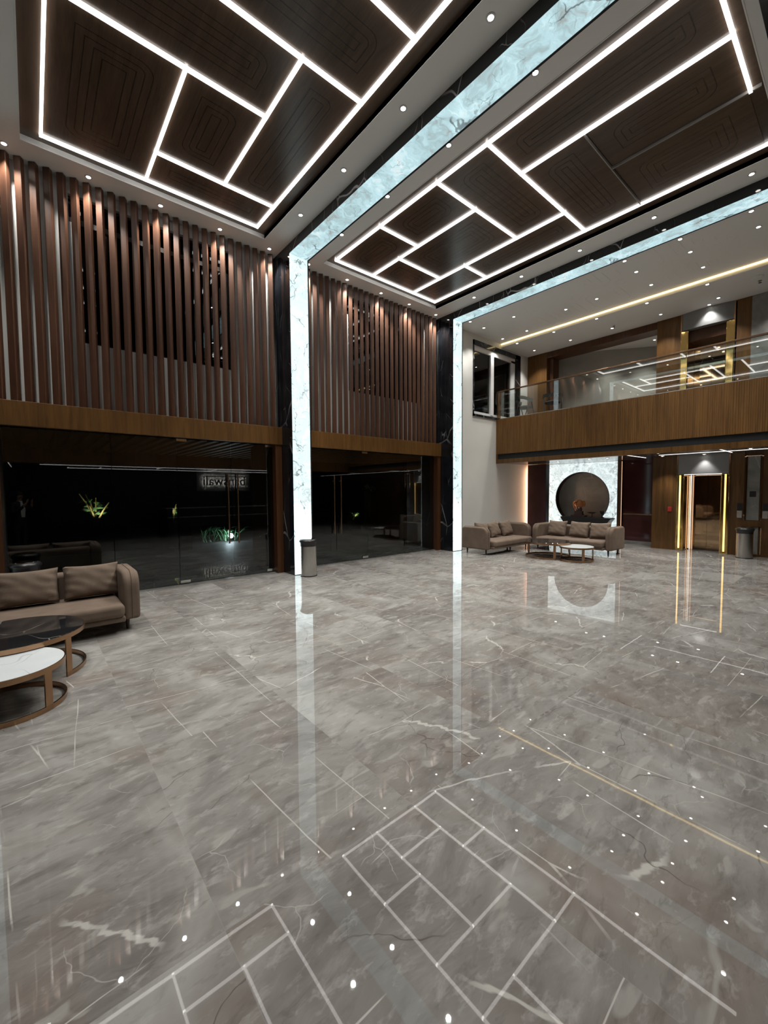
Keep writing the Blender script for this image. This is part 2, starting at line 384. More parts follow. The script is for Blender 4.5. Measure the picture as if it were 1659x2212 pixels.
# ------------------------------------------------------------------ mesh builder (layout units in, metres out)
class MB:
    def __init__(s): s.v = []; s.f = []; s.mi = []; s.cur = 0
    def add(s, vs, fs):
        o = len(s.v); s.v += [tuple(a) for a in vs]
        for f in fs: s.f.append([i + o for i in f]); s.mi.append(s.cur)
        return s
    def box(s, x0, y0, z0, x1, y1, z1):
        v = [(x0, y0, z0), (x1, y0, z0), (x1, y1, z0), (x0, y1, z0), (x0, y0, z1), (x1, y0, z1), (x1, y1, z1), (x0, y1, z1)]
        return s.add(v, [(0, 3, 2, 1), (4, 5, 6, 7), (0, 1, 5, 4), (1, 2, 6, 5), (2, 3, 7, 6), (3, 0, 4, 7)])
    def rbox(s, cx, cy, w, d, z0, z1, ang):
        c, n = math.cos(ang), math.sin(ang)
        p = [(cx + a * c - b * n, cy + a * n + b * c) for a, b in ((-w / 2, -d / 2), (w / 2, -d / 2), (w / 2, d / 2), (-w / 2, d / 2))]
        return s.prism(p, z0, z1)
    def prism(s, p, z0, z1):
        n = len(p)
        v = [(a, b, z0) for a, b in p] + [(a, b, z1) for a, b in p]
        return s.add(v, [tuple(range(n - 1, -1, -1)), tuple(range(n, 2 * n))] + [(i, (i + 1) % n, n + (i + 1) % n, n + i) for i in range(n)])
    def prism_x(s, p, x0, x1):            # profile in (y, z)
        n = len(p)
        v = [(x0, a, b) for a, b in p] + [(x1, a, b) for a, b in p]
        return s.add(v, [tuple(range(n - 1, -1, -1)), tuple(range(n, 2 * n))] + [(i, (i + 1) % n, n + (i + 1) % n, n + i) for i in range(n)])
    def prism_y(s, p, y0, y1):            # profile in (x, z)
        n = len(p)
        v = [(a, y0, b) for a, b in p] + [(a, y1, b) for a, b in p]
        return s.add(v, [tuple(range(n)), tuple(range(2 * n - 1, n - 1, -1))] + [(i, n + i, n + (i + 1) % n, (i + 1) % n) for i in range(n)])
    def lathe(s, prof, n=32, c=(0, 0), cap=True):
        v = []; f = []
        for r, z in prof:
            for i in range(n):
                a = 2 * PI * i / n; v.append((c[0] + r * math.cos(a), c[1] + r * math.sin(a), z))
        for k in range(len(prof) - 1):
            for i in range(n):
                j = (i + 1) % n; f.append((k * n + i, k * n + j, (k + 1) * n + j, (k + 1) * n + i))
        if cap:
            f.append(tuple(range(n - 1, -1, -1))); f.append(tuple((len(prof) - 1) * n + i for i in range(n)))
        return s.add(v, f)
    def tube(s, pts, r, n=8):
        pts = [Vector(p) for p in pts]; rs = r if isinstance(r, (list, tuple)) else [r] * len(pts)
        v = []; f = []; ref = Vector((0, 0, 1))
        for k, p in enumerate(pts):
            d = (pts[min(k + 1, len(pts) - 1)] - pts[max(k - 1, 0)]).normalized()
            a = d.cross(ref)
            if a.length < 0.15: a = d.cross(Vector((1, 0, 0)))
            a.normalize(); b = d.cross(a)
            for i in range(n):
                t = 2 * PI * i / n; v.append(p + (a * math.cos(t) + b * math.sin(t)) * rs[k])
        for k in range(len(pts) - 1):
            for i in range(n):
                j = (i + 1) % n; f.append((k * n + i, k * n + j, (k + 1) * n + j, (k + 1) * n + i))
        f.append(tuple(range(n - 1, -1, -1))); f.append(tuple((len(pts) - 1) * n + i for i in range(n)))
        return s.add(v, f)
    def arc_bar(s, ro, ri, z0, z1, a0, a1, n=48, c=(0, 0)):
        full = abs(a1 - a0 - 2 * PI) < 1e-4; v = []; f = []
        m = n if full else n + 1
        for i in range(m):
            a = a0 + (a1 - a0) * i / n; ca, sa = math.cos(a), math.sin(a)
            for r, z in ((ri, z0), (ro, z0), (ro, z1), (ri, z1)): v.append((c[0] + r * ca, c[1] + r * sa, z))
        for i in range(n):
            j = (i + 1) % m
            for q in range(4): f.append((i * 4 + q, i * 4 + (q + 1) % 4, j * 4 + (q + 1) % 4, j * 4 + q))
        if not full: f += [(0, 3, 2, 1), tuple((m - 1) * 4 + q for q in range(4))]
        return s.add(v, f)
    def sphere(s, c, r, n=16, m=10, sc=(1, 1, 1)):
        prof = [(0.001, -1)] + [(math.cos(-PI / 2 + PI * i / m), math.sin(-PI / 2 + PI * i / m)) for i in range(1, m)] + [(0.001, 1)]
        v = []; f = []
        for a, z in prof:
            for i in range(n):
                t = 2 * PI * i / n; v.append((c[0] + r * sc[0] * a * math.cos(t), c[1] + r * sc[1] * a * math.sin(t), c[2] + r * sc[2] * z))
        for k in range(len(prof) - 1):
            for i in range(n):
                j = (i + 1) % n; f.append((k * n + i, k * n + j, (k + 1) * n + j, (k + 1) * n + i))
        f.append(tuple(range(n - 1, -1, -1))); f.append(tuple((len(prof) - 1) * n + i for i in range(n)))
        return s.add(v, f)
    def build(s, name, mat, parent=None, at=(0, 0, 0), smooth=False, bevel=0.0, seg=2):
        me = bpy.data.meshes.new(name)
        me.from_pydata([((x - at[0]) * K, (y - at[1]) * K, (z - at[2]) * K) for x, y, z in s.v], [], s.f)
        bm = bmesh.new(); bm.from_mesh(me); bmesh.ops.recalc_face_normals(bm, faces=bm.faces); bm.to_mesh(me); bm.free()
        for m_ in (mat if isinstance(mat, (list, tuple)) else [mat]): me.materials.append(MT[m_] if isinstance(m_, str) else m_)
        if any(s.mi):
            for p, i in zip(me.polygons, s.mi): p.material_index = i
        if smooth:
            for p in me.polygons: p.use_smooth = True
            try: me.set_sharp_from_angle(angle=math.radians(40))
            except Exception: pass
        me.update()
        o = bpy.data.objects.new(name, me); COL.objects.link(o)
        o.location = tuple(a * K for a in at)
        if parent: o.parent = parent
        if bevel:
            b = o.modifiers.new('edge', 'BEVEL'); b.width = bevel * K; b.segments = seg; b.limit_method = 'ANGLE'; b.angle_limit = math.radians(35)
            if seg > 2:
                for p in me.polygons: p.use_smooth = True
                try: me.set_sharp_from_angle(angle=math.radians(80))
                except Exception: pass
        return o

def bx(*a): return MB().box(*a)
def tag(o, label=None, cat=None, group=None, kind=None):
    if label: o['label'] = label
    if cat: o['category'] = cat
    if group: o['group'] = group
    if kind: o['kind'] = kind
    return o
def thing(name, label, cat, loc=(0, 0, 0), rz=0.0, group=None):
    o = bpy.data.objects.new(name, None); COL.objects.link(o)
    o.location = tuple(a * K for a in loc); o.rotation_euler = (0, 0, rz); o.empty_display_size = 0.1
    return tag(o, label, cat, group, 'thing')
def struct(name, mb, mat, label=None, **kw):
    o = mb.build(name, mat, **kw); return tag(o, label, None, None, 'structure')
def dup(root, loc, rz=None, label=None, group=None):
    r = root.copy(); COL.objects.link(r); r.location = tuple(a * K for a in loc)
    if rz is not None: r.rotation_euler = (0, 0, rz)
    if label: r['label'] = label
    if group: r['group'] = group
    for ch in list(root.children):
        c = ch.copy(); COL.objects.link(c); c.parent = r
        for g in list(ch.children):
            d = g.copy(); COL.objects.link(d); d.parent = c
    return r
ORD = ['first', 'second', 'third', 'fourth', 'fifth', 'sixth', 'seventh', 'eighth', 'ninth', 'tenth']

# measured places
P1, P1R, P2, P2R = 3.549, 3.923, 7.894, 8.233      # marble portals
P0, P0R = -0.795, -0.42
YW = 7.3; HC = 5.792; HL = 5.854; HB = 5.622; YP = 6.665
XE = 12.12; XF = 10.45

# ------------------------------------------------------------------ structure
struct('floor', bx(-5.2, -4.5, -0.12, 14.6, 7.9, 0.0), 'floor')
m = MB()                                            # white ceiling with two coffer openings
for (x0, x1) in ((-5.2, P0), (P0R, 0.05), (3.166, P1), (P1R, 4.334), (7.437, P2)): m.box(x0, 0.4, HC, x1, YW, HC + 0.3)
for (x0, x1) in ((0.05, 3.166), (4.334, 7.437)):
    m.box(x0, 0.4, HC, x1, 0.89, HC + 0.3); m.box(x0, 6.818, HC, x1, YW, HC + 0.3)
m.box(-5.2, -4.5, HC, P2R, 0.4, HC + 0.3)
struct('ceiling', m, 'ceil')
struct('ceiling.001', bx(P2R, -4.5, HC, 10.64, 7.2, HC + 0.3), 'groove')
struct('ceiling.002', MB().box(10.68, -4.5, 5.70, XE + 0.02, 7.2, HC + 0.3).box(10.62, -4.5, HC + 0.02, 10.7, 7.2, HC + 0.3), 'ceil')
struct('light_block_slab', bx(-5.2, -4.5, 6.1, 14.6, YW + 0.3, 6.2), 'ceil')  # unseen slab above the ceilings, added to block light from overhead
# glazed north wall above the doors
m = MB()
m.box(-0.42, YW, 2.5, P1, YW + 0.25, 3.63).box(-0.42, YW, 5.63, P1, YW + 0.25, HC).box(-0.42, YW, 3.63, 0.527, YW + 0.25, 5.63).box(2.74, YW, 3.63, P1, YW + 0.25, 5.63)
m.box(P1R, YW, 2.5, P2, YW + 0.25, 3.65).box(P1R, YW, 5.62, P2, YW + 0.25, HC).box(P1R, YW, 3.65, 5.2, YW + 0.25, 5.62).box(7.43, YW, 3.65, P2, YW + 0.25, 5.62)
struct('wall_north', m, 'white')
struct('wall_north.001', MB().box(P2R, 7.2, 0, 9.335, 7.5, HC).box(9.335, 7.2, 0, 11.667, 7.5, 3.566).box(9.335, 7.2, 5.63, 11.667, 7.5, HC).box(11.667, 7.2, 0, 12.9, 7.5, HC), 'white')
struct('wall_north.002', MB().box(-5.2, YW, 0, P0, YW + 0.3, HC), 'teak_dark')
struct('wall_west', bx(-5.4, -4.5, 0, -5.2, YW + 0.3, 6.1), 'teak_dark')
struct('baseboard_north', bx(P2R, 7.185, 0, 12.05, 7.2, 0.11), 'grey_marble')
# windows behind the slats
for i, (x0, x1, z0, z1) in enumerate(((0.527, 2.74, 3.63, 5.63), (5.2, 7.43, 3.65, 5.62))):
    m = MB().box(x0, YW + 0.06, z1 - 0.35, x1, YW + 0.12, z1 - 0.28).box(x0, YW + 0.06, z1 - 0.04, x1, YW + 0.12, z1)
    m.box(x0, YW + 0.06, z0, x1, YW + 0.12, z0 + 0.03).box(x1 - 0.04, YW + 0.06, z0, x1, YW + 0.12, z1).box((x0 + x1) / 2 - .02, YW + .06, z0, (x0 + x1) / 2 + .02, YW + .12, z1)
    w = struct('window_%d' % (i + 1), m, 'brown_dark', 'dark window behind the wooden slats of the %s bay' % ('near left' if i == 0 else 'middle'))
    g = bx(x0 + 0.03, YW + 0.085, z0 + 0.02, x1 - 0.02, YW + 0.095, z1 - 0.02).build('pane', 'win_glass', w)
    bx(x0 + 0.0, YW + 0.05, z0 + 0.0, x0 + 0.07, YW + 0.13, z1 - 0.35).build('window_jamb', 'winframe', w)
    struct('wall_outside.%03d' % i, bx(x0 - .3, YW + 1.6, 2.6, x1 + .3, YW + 1.7, 6.0), 'night')
# upstairs window on the white wall
m = MB().box(9.335, 7.17, 3.566, 11.667, 7.32, 3.625).box(9.335, 7.17, 5.50, 11.667, 7.32, 5.63).box(9.335, 7.17, 3.566, 9.365, 7.32, 5.63).box(11.40, 7.17, 3.566, 11.667, 7.32, 5.63)
w = struct('window_3', m, 'blackm', 'white sliding window in a black surround above the balcony end')
m = MB().box(9.365, 7.2, 5.36, 11.40, 7.26, 5.50).box(9.365, 7.2, 3.625, 11.40, 7.26, 3.70).box(10.15, 7.19, 3.66, 10.30, 7.27, 5.42).box(11.20, 7.2, 3.66, 11.40, 7.26, 5.42)
m.build('window_frame', 'winframe', w)
bx(9.365, 7.24, 3.66, 11.25, 7.25, 5.42).build('pane', 'win_glass', w)
struct('wall_outside.002', bx(9.2, 7.9, 3.0, 11.9, 8.0, 6.0), 'night')

# marble portals: black pillar and beam with backlit onyx faces
def portal(xa, xb, name_label, y_near):
    r = thing('marble_portal', name_label, 'pillar', ((xa + xb) / 2, YP, 0))
    ox, oy = (xa + xb) / 2, YP
    def part(mb, name, mat, **k):
        mb.v = [(x - ox, y - oy, z) for x, y, z in mb.v]; return mb.build(name, mat, r, **k)
    part(bx(xa, YP + 0.012, 0, xb, YW + 0.05, HC), 'pillar', 'blackm')
    part(bx(xa, y_near, HB + 0.012, xb, YP + 0.012, HC + 0.02), 'beam', 'blackm')
    part(bx(xa + 0.004, YP, 0.012, xb - 0.022, YP + 0.012, HB + 0.004), 'onyx_panel', 'pillar_onyx')
    part(bx(xa + 0.004, y_near, HB, xb - 0.022, YP, HB + 0.012), 'onyx_panel', 'beam_onyx')
    part(bx(xb - 0.022, y_near, HB - 0.006, xb, YP, HB + 0.012), 'edge_trim', 'blackgap')
    part(bx(xb - 0.022, YP - 0.006, 0, xb, YP + 0.012, HB + 0.01), 'edge_trim', 'blackgap')
    return r
portal(P1, P1R, 'black marble portal with glowing onyx face between the two slatted bays', 0.4)
portal(P2, P2R, 'black marble portal with glowing onyx face beside the white wall', 0.4)
portal(P0, P0R, 'black marble portal with glowing onyx face at the far left, outside the picture', 0.4)
struct('beam', bx(-5.2, 0.42, HB, 10.4, 0.76, HC + 0.02), 'blackm', 'black marble cross beam over the near edge of the ceiling')

# ------------------------------------------------------------------ ceiling coffers
def coffer(label, x0, x1, y0, y1, panels, strips, dead=()):
    cx, cy = (x0 + x1) / 2, (y0 + y1) / 2
    r = thing('lighted_coffer', label, 'ceiling panel', (cx, cy, HC))
    b = MB()
    b.box(x0, y0, HL + 0.004, x1, y1, HL + 0.06)
    b.v = [(x - cx, y - cy, z - HC) for x, y, z in b.v]
    b.build('veneer_border', 'veneer_edge', r)
    lip = MB()
    for q in ((x0 - 0.012, y0 - .012, x1 + .012, y0), (x0 - .012, y1, x1 + .012, y1 + .012), (x0 - .012, y0, x0, y1), (x1, y0, x1 + .012, y1)):
        lip.box(q[0], q[1], HC - 0.004, q[2], q[3], HL + 0.06)
    lip.v = [(x - cx, y - cy, z - HC) for x, y, z in lip.v]
    lip.build('edge_lip', 'ceil', r)
    for (a0, b0, a1, b1) in panels:
        px, py = (a0 + a1) / 2, (b0 + b1) / 2; hx, hy = (a1 - a0) / 2 - 0.02, (b1 - b0) / 2 - 0.02
        o = bx(px - hx, py - hy, HL - 0.003, px + hx, py + hy, HL + 0.004).build('veneer_panel', 'veneer', None, at=(px, py, HL))
        o.parent = r; o.location = ((px - cx) * K, (py - cy) * K, (HL - HC) * K)
        o['half_x'] = hx * K; o['half_y'] = hy * K
    for (a0, b0, a1, b1) in strips + list(dead):
        w = 0.0155 if (a0, b0, a1, b1) not in dead else 0.006
        q = bx(min(a0, a1) - w, min(b0, b1) - w, HL - 0.032, max(a0, a1) + w, max(b0, b1) + w, HL + 0.004)
        q.v = [(x - cx, y - cy, z - HC) for x, y, z in q.v]
        o = q.build('light_strip', 'led' if (a0, b0, a1, b1) not in dead else 'led_off', r)
        if (a0, b0, a1, b1) in dead: o['label'] = 'unlit light strip'
    return r
xl, xr, yf, yn = 0.243, 2.974, 6.662, 1.02
coffer('dark wood ceiling coffer with white light lines on the left, over the sofa', 0.05, 3.166, 0.89, 6.818,
       [(xl, 4.69, 1.365, yf), (1.365, 6.054, xr, yf), (1.365, 4.69, 2.23, 6.054), (2.23, 3.843, xr, 6.054), (xl, 3.843, 2.23, 4.69),
        (xl, 2.99, xr, 3.843), (xl, yn, 1.6, 2.99), (1.6, yn, xr, 2.99)],
       [(xl, yn, xl, yf), (xr, yn, xr, yf), (xl, yf, xr, yf), (xl, yn, xr, yn), (xl, 4.69, 2.23, 4.69), (1.365, 4.69, 1.365, yf), (1.365, 6.054, xr, 6.054),
        (2.23, 3.843, 2.23, 6.054), (xl, 3.843, xr, 3.843), (xl, 2.99, xr, 2.99), (1.6, yn, 1.6, 2.99)])
xl, xr, yn = 4.513, 7.233, 1.006
coffer('dark wood ceiling coffer with white light lines on the right, beyond the first glowing beam', 4.334, 7.437, 0.89, 6.818,
       [(xl, 5.37, 5.39, yf), (5.39, 5.87, 6.53, yf), (6.53, 5.24, xr, yf), (xl, 4.115, 5.39, 5.37), (5.39, 4.115, 6.53, 5.87), (6.53, 3.265, xr, 5.24), (xl, 3.265, 6.53, 4.115),
        (xl, yn, 5.278, 3.265), (5.278, 2.427, xr, 3.265), (5.278, yn, 6.14, 2.427), (6.14, yn, xr, 2.427)],
       [(xl, yn, xl, yf), (xr, yn, xr, yf), (xl, yf, xr, yf), (xl, yn, 6.145, yn), (xl, 3.265, xr, 3.265), (5.278, yn, 5.278, 3.265), (xl, 4.115, 6.53, 4.115),
        (6.53, 3.265, 6.53, yf), (5.39, 4.115, 5.39, yf), (5.39, 5.87, 6.53, 5.87), (xl, 5.37, 5.39, 5.37), (6.53, 5.24, xr, 5.24)],
       ((6.14, 0.92, 6.14, 2.427), (5.278, 2.427, xr, 2.427)))

# ------------------------------------------------------------------ slat screens and teak fascias
def slats(label, xs, x0, x1):
    r = thing('slat_screen', label, 'slat screen', ((x0 + x1) / 2, 7.2, 2.55))
    ox = (x0 + x1) / 2
    first = None
    for x in xs:
        if first is None:
            first = MB().rbox(0, 0, 0.080, 0.068, 0, HC - 2.55 - 0.002, math.radians(-32)).build('slat', 'slat', r, bevel=0.004)
            o = first
        else:
            o = first.copy(); COL.objects.link(o); o.parent = r
        o.location = ((x - ox) * K, 0.0, 0.0)
    return r
slats('left walnut slat screen, before the window nearest the sofa', [3.448 - 0.1425 * k for k in range(28)], -0.42, P1)
slats('right walnut slat screen, between the two glowing portals', [7.79 - 0.1425 * k for k in range(27)], P1R, P2)
for (x0, x1, lab) in ((-0.42, P1, 'teak fascia over the left glass front, under the slats'), (P1R, P2, 'teak fascia over the middle glass front, under the slats')):
    t = bx(x0, 7.06, 2.37, x1, 7.14, 2.685).box(x0, 7.13, 2.52, x1, 7.20, 2.54).build('fascia_board', 'oak', None, bevel=0.003)
    tag(t, lab, 'fascia', None, 'thing')

# ------------------------------------------------------------------ glass fronts
def glass_front(label, x0, x1, cuts, doors, fix):
    r = thing('glass_storefront', label, 'glass wall', ((x0 + x1) / 2, 7.22, 0)); ox = (x0 + x1) / 2
    def part(mb, name, mat, par=None, **k):
        mb.v = [(x - ox, y - 7.22, z) for x, y, z in mb.v]; return mb.build(name, mat, par or r, **k)
    part(bx(x0, 7.17, 0, x1, 7.27, 0.012), 'floor_channel', 'grey_marble')
    part(bx(x0, 7.20, 2.44, x1, 7.25, 2.53), 'head_channel', 'brown_dark')
    for a, b in zip(cuts[:-1], cuts[1:]):
        isd = (a, b) in doors
        z0 = 0.03 if isd else 0.012
        g = part(bx(a + 0.004, 7.214, z0, b - 0.004, 7.226, 2.42 if isd else 2.44), 'door_leaf' if isd else 'glass_pane', 'glass')
        if isd:
            hinge = a if doors[(a, b)] == 'L' else b
            s = 1 if hinge == a else -1
            hx = (b - 0.075) if s == 1 else (a + 0.09)
            for zz in ((0.035, 0.08), (2.325, 2.37)):
                part(bx(min(hinge, hinge + s * 0.15), 7.20, zz[0], max(hinge, hinge + s * 0.15), 7.24, zz[1]), 'patch_fitting', 'chrome', g)
            part(MB().tube([(hx, 7.165, 0.62), (hx, 7.165, 1.83)], 0.013, 10).tube([(hx, 7.165, 0.72), (hx, 7.22, 0.72)], 0.008).tube([(hx, 7.165, 1.72), (hx, 7.22, 1.72)], 0.008), 'pull_handle', 'bronze', g, smooth=True)
    for x in fix:
        part(bx(x - 0.022, 7.195, 2.39, x + 0.022, 7.245, 2.45), 'glass_clip', 'chrome')
    return r
glass_front('left glass front with double doors behind the near sofa', -0.28, 3.42, [-0.28, 0.9, 1.783, 2.65, 3.42], {(1.783, 2.65): 'L', (2.65, 3.42): 'R'}, [0.35, 0.80, 1.62])
glass_front('middle glass front with double doors between the two portals', P1R + 0.05, 7.86, [P1R + 0.05, 4.82, 5.64, 6.75, 7.86], {(P1R + 0.05, 4.82): 'L', (4.82, 5.64): 'R'}, [5.95, 6.5, 7.1])
for i, (x0, x1) in enumerate(((3.42, 3.545), (7.78, 7.89), (-0.415, -0.30))):
    struct('trim_%d' % (i + 1), bx(x0, 7.08, 0, x1, 8.2, 2.5), 'jamb')

# ------------------------------------------------------------------ balcony
m = MB().box(XF + 0.03, -4.5, 2.31, XE + 0.6, 7.2, 3.57)
struct('slab', m, 'under', 'balcony slab carrying the upper floor')
fb = MB()
n = 96; y0, y1 = -4.2, 7.195
fb.box(XF - 0.012, y0, 2.56, XF + 0.03, y1, 3.57)
yy = y0
random.seed(3)
while yy < y1 - 0.02:                                   # fine vertical ribs
    wdt = random.choice((0.018, 0.024, 0.03)); fb.box(XF - 0.012 - random.choice((0.004, 0.007)), yy, 2.562, XF - 0.011, min(yy + wdt, y1), 3.568); yy += wdt + 0.012
t = thing('balcony_fascia', 'ribbed teak balcony front with a black slot along its bottom', 'fascia', (XF, 1.5, 2.3))
def rel(mb, o): mb.v = [(x - o[0], y - o[1], z - o[2]) for x, y, z in mb.v]; return mb
rel(fb, (XF, 1.5, 2.3)).build('ribbed_board', 'oak', t)
rel(bx(XF + 0.02, y0, 2.41, XF + 0.03, y1 - 0.06, 2.56), (XF, 1.5, 2.3)).build('air_slot', 'blackgap', t)
rel(MB().box(XF - 0.012, y0, 2.29, XF + 0.1, y1, 2.41).box(XF - 0.012, y1 - 0.06, 2.40, XF + 0.03, y1, 2.57), (XF, 1.5, 2.3)).build('bottom_board', 'teak_dark', t)

t = thing('glass_balustrade', 'frameless glass balustrade with brown handrail along the balcony', 'railing', (XF + 0.04, 1.5, 3.57))
for a, b in ((7.18, 4.9), (4.9, 2.6), (2.6, 0.3), (0.3, -2.0), (-2.0, -4.2)):
    rel(bx(XF + 0.03, b + 0.006, 3.575, XF + 0.045, a - 0.006, 4.36), (XF + .04, 1.5, 3.57)).build('glass_pane', 'rail_glass', t)
rel(bx(XF + 0.01, -4.2, 4.35, XF + 0.065, 7.195, 4.385), (XF + .04, 1.5, 3.57)).build('handrail', 'rail', t, bevel=0.006)
rel(bx(XF + 0.01, -4.2, 3.57, XF + 0.065, 7.195, 3.59), (XF + .04, 1.5, 3.57)).build('base_channel', 'steel', t)
rel(bx(XF + 0.01, 7.10, 3.57, XF + 0.065, 7.13, 4.36).box(XF + 0.01, 7.165, 3.57, XF + 0.065, 7.195, 4.36), (XF + .04, 1.5, 3.57)).build('end_post', 'bronze', t)

# soffit light lines under the balcony
t = thing('soffit_light_lines', 'white light lines under the balcony, before the lift', 'light strip', (11.2, 1.0, 2.31))
for q in ((XF + 0.13, -4.0, XF + 0.13, 3.78), (11.38, -4.0, 11.38, 3.3), (XF + 0.13, 3.78, 12.0, 3.78), (XF + 0.13, 2.05, 11.9, 2.05), (XF + .13, -0.6, 11.38, -0.6)):
    rel(bx(q[0] - 0.008, q[1] - 0.008, 2.305, q[2] + 0.008, q[3] + 0.008, 2.312), (11.2, 1.0, 2.31)).build('light_strip', 'led_low', t)
# warm cove line in the upper ceiling
t = bx(10.655, -4.4, 5.772, 10.675, 7.19, 5.79).build('cove_light', 'led_warm'); tag(t, 'warm yellow cove light line in the white balcony ceiling', 'light strip', None, 'thing')

# ------------------------------------------------------------------ east wall, lower
struct('wall_east', MB().box(12.80, 3.6, 0, 12.9, 7.2, 2.31).box(12.66, 2.05, 0, 12.8, 3.2, 2.31), 'teak_dark')
struct('wall_east.001', MB().box(XE, 3.13, 0, 12.7, 3.65, 2.31).box(XE, 1.86, 0, 12.7, 2.10, 2.31).box(XE, -4.5, 0, 12.7, 1.545, 2.31).box(XE, 1.545, 0, 12.7, 1.86, 0.05).box(XE, 1.545, 0.66, 12.7, 1.86, 0.79).box(XE + .06, 1.5, 0, 12.7, 1.9, 2.31), 'teak_dark')
t = bx(12.05, 6.515, 0.0, 12.25, 7.12, 2.30).build('lacquer_panel', 'maroon', bevel=0.006); tag(t, 'maroon lacquer panel at the end of the white wall', 'wall panel', None, 'thing')
struct('trim_4', bx(12.06, 6.50, 0, 12.25, 6.514, 2.30), 'night')
t = thing('lacquer_panel', 'glossy maroon lacquer panel between the onyx wall and the lift', 'wall panel', (12.63, 4.1, 0.09))
bx(0, -0.45, 0.0, 0.03, 0.43, 2.22).build('panel', 'maroon', t); bx(-0.02, -0.45, -0.09, 0.03, 0.43, 0.0).build('plinth', 'grey_marble', t)
bx(-0.01, -0.45, 0.72, 0.0, 0.43, 0.75).build('edge_trim', 'bronze', t)
t = thing('copper_light_post', 'brown post with copper light line beside the onyx wall', 'light strip', (12.56, 4.59, 0))
bx(0, -0.06, 0, 0.1, 0.06, 2.31).build('post', 'jamb', t); bx(-0.006, -0.058, 0.05, 0.0, -0.046, 2.29).build('light_strip', 'led_copper', t)
t = bx(12.30, 7.135, 0.1, 12.31, 7.18, 2.2).build('copper_light_line', 'led_peach'); tag(t, 'copper light line behind the maroon panel, washing the white wall', 'light strip', None, 'thing')

# onyx feature wall with a round niche
CY, CZ, CR = 5.655, 1.24, 0.80
t = thing('onyx_feature_wall', 'glowing onyx wall with a dark round niche behind the far sofa', 'feature wall', (12.58, CY, 0))
n = 96; y0, y1, z0, z1 = 4.655 - CY, 6.69 - CY, 0.02, 2.305
vs = []; fs = []
for dx in (0.0, 0.07):
    for i in range(n):
        a = 2 * PI * i / n; c, s_ = math.cos(a), math.sin(a)
        vs.append((dx, CR * c, CZ + CR * s_))
    for i in range(n):
        a = 2 * PI * i / n; c, s_ = math.cos(a), math.sin(a)
        k = min(((y1 if c > 0 else -y0) / abs(c)) if abs(c) > 1e-6 else 1e9, (((z1 - CZ) if s_ > 0 else (CZ - z0)) / abs(s_)) if abs(s_) > 1e-6 else 1e9)
        vs.append((dx, k * c, CZ + k * s_))
for i in range(n):
    j = (i + 1) % n
    fs += [(i, j, n + j, n + i), (2 * n + i, 3 * n + i, 3 * n + j, 2 * n + j), (i, 2 * n + i, 2 * n + j, j), (n + i, n + j, 3 * n + j, 3 * n + i)]
o = MB().add(vs, fs).build('onyx_slab', 'wall_onyx', t)
fill = MB()                                            # square corners of the slab
for (a, b) in ((y0, z0), (y0, z1), (y1, z0), (y1, z1)):
    ks = []
    for i in range(n):
        p, q = vs[n + i], vs[n + (i + 1) % n]
        if (abs(p[1] - a) < 1e-4 and abs(q[2] - b) < 1e-4) or (abs(q[1] - a) < 1e-4 and abs(p[2] - b) < 1e-4): ks.append((p, q))
    for p, q in ks: fill.add([p, q, (0, a, b)], [(0, 1, 2)])
if fill.v: fill.build('onyx_corner', 'wall_onyx', t)
m = MB(); vs = []; fs = []
for (r_, dx) in ((CR, -0.012), (CR, 0.2), (CR - 0.012, 0.2), (CR - 0.012, -0.012)):
    for i in range(n): a = 2 * PI * i / n; vs.append((dx, r_ * math.cos(a), CZ + r_ * math.sin(a)))
for k in range(4):
    for i in range(n):
        j = (i + 1) % n; k2 = (k + 1) % 4; fs.append((k * n + i, k * n + j, k2 * n + j, k2 * n + i))
m.add(vs, fs).build('niche_ring', 'statue_dark', t, smooth=True)
m = MB(); m.add([(0.18 + d_, (CR - .006) * math.cos(2 * PI * i / n), CZ + (CR - .006) * math.sin(2 * PI * i / n)) for d_ in (0, 0.02) for i in range(n)], [tuple(range(n)), tuple(range(2 * n - 1, n - 1, -1))] + [(i, (i + 1) % n, n + (i + 1) % n, n + i) for i in range(n)]).build('niche_back', 'niche', t)

# wall hung console with its ornaments
t = MB().prism_x([(4.70, 0.705), (4.70, 0.675), (4.86, 0.45), (5.98, 0.45), (6.13, 0.675), (6.13, 0.705)], 12.24, 12.565).build('console_shelf', 'black', at=(12.4, 5.4, 0.45), bevel=0.006)
tag(t, 'black tapered console shelf before the round niche', 'console', None, 'thing')
t = thing('carved_figure', 'amber and dark carved figure on the console shelf', 'statue', (12.40, 5.64, 0.705))
MB().rbox(0, 0, 0.17, 0.42, 0, 0.055, 0).rbox(0, 0, 0.13, 0.26, 0.055, 0.085, 0).build('plinth', 'statue_dark', t, bevel=0.006)
MB().rbox(0, 0.0, 0.11, 0.22, 0.085, 0.17, 0).sphere((0, 0.01, 0.22), 0.1, sc=(.7, 1.1, .9)).build('body', 'statue_dark', t, smooth=True)
h = MB(); h.sphere((0, 0, 0.38), 0.13, 20, 14, (0.62, 1.0, 1.0)); h.build('head', 'amber', t, smooth=True)
pts = [(-0.085, 0.02 + 0.1 * math.sin(a) * (1 - a * 0.02), 0.34 + 0.125 * math.cos(a)) for a in [0.1 * k - 0.2 for k in range(36)]]
MB().tube(pts, [0.028 - 0.0004 * k for k in range(36)], 10).build('trunk', 'amber', t, smooth=True)
MB().sphere((0.0, 0.13, 0.39), 0.075, 14, 10, (0.25, .7, 1.2)).build('ear', 'amber', t, smooth=True)
MB().sphere((0.0, -0.14, 0.39), 0.075, 14, 10, (0.25, .7, 1.2)).build('ear', 'amber', t, smooth=True)
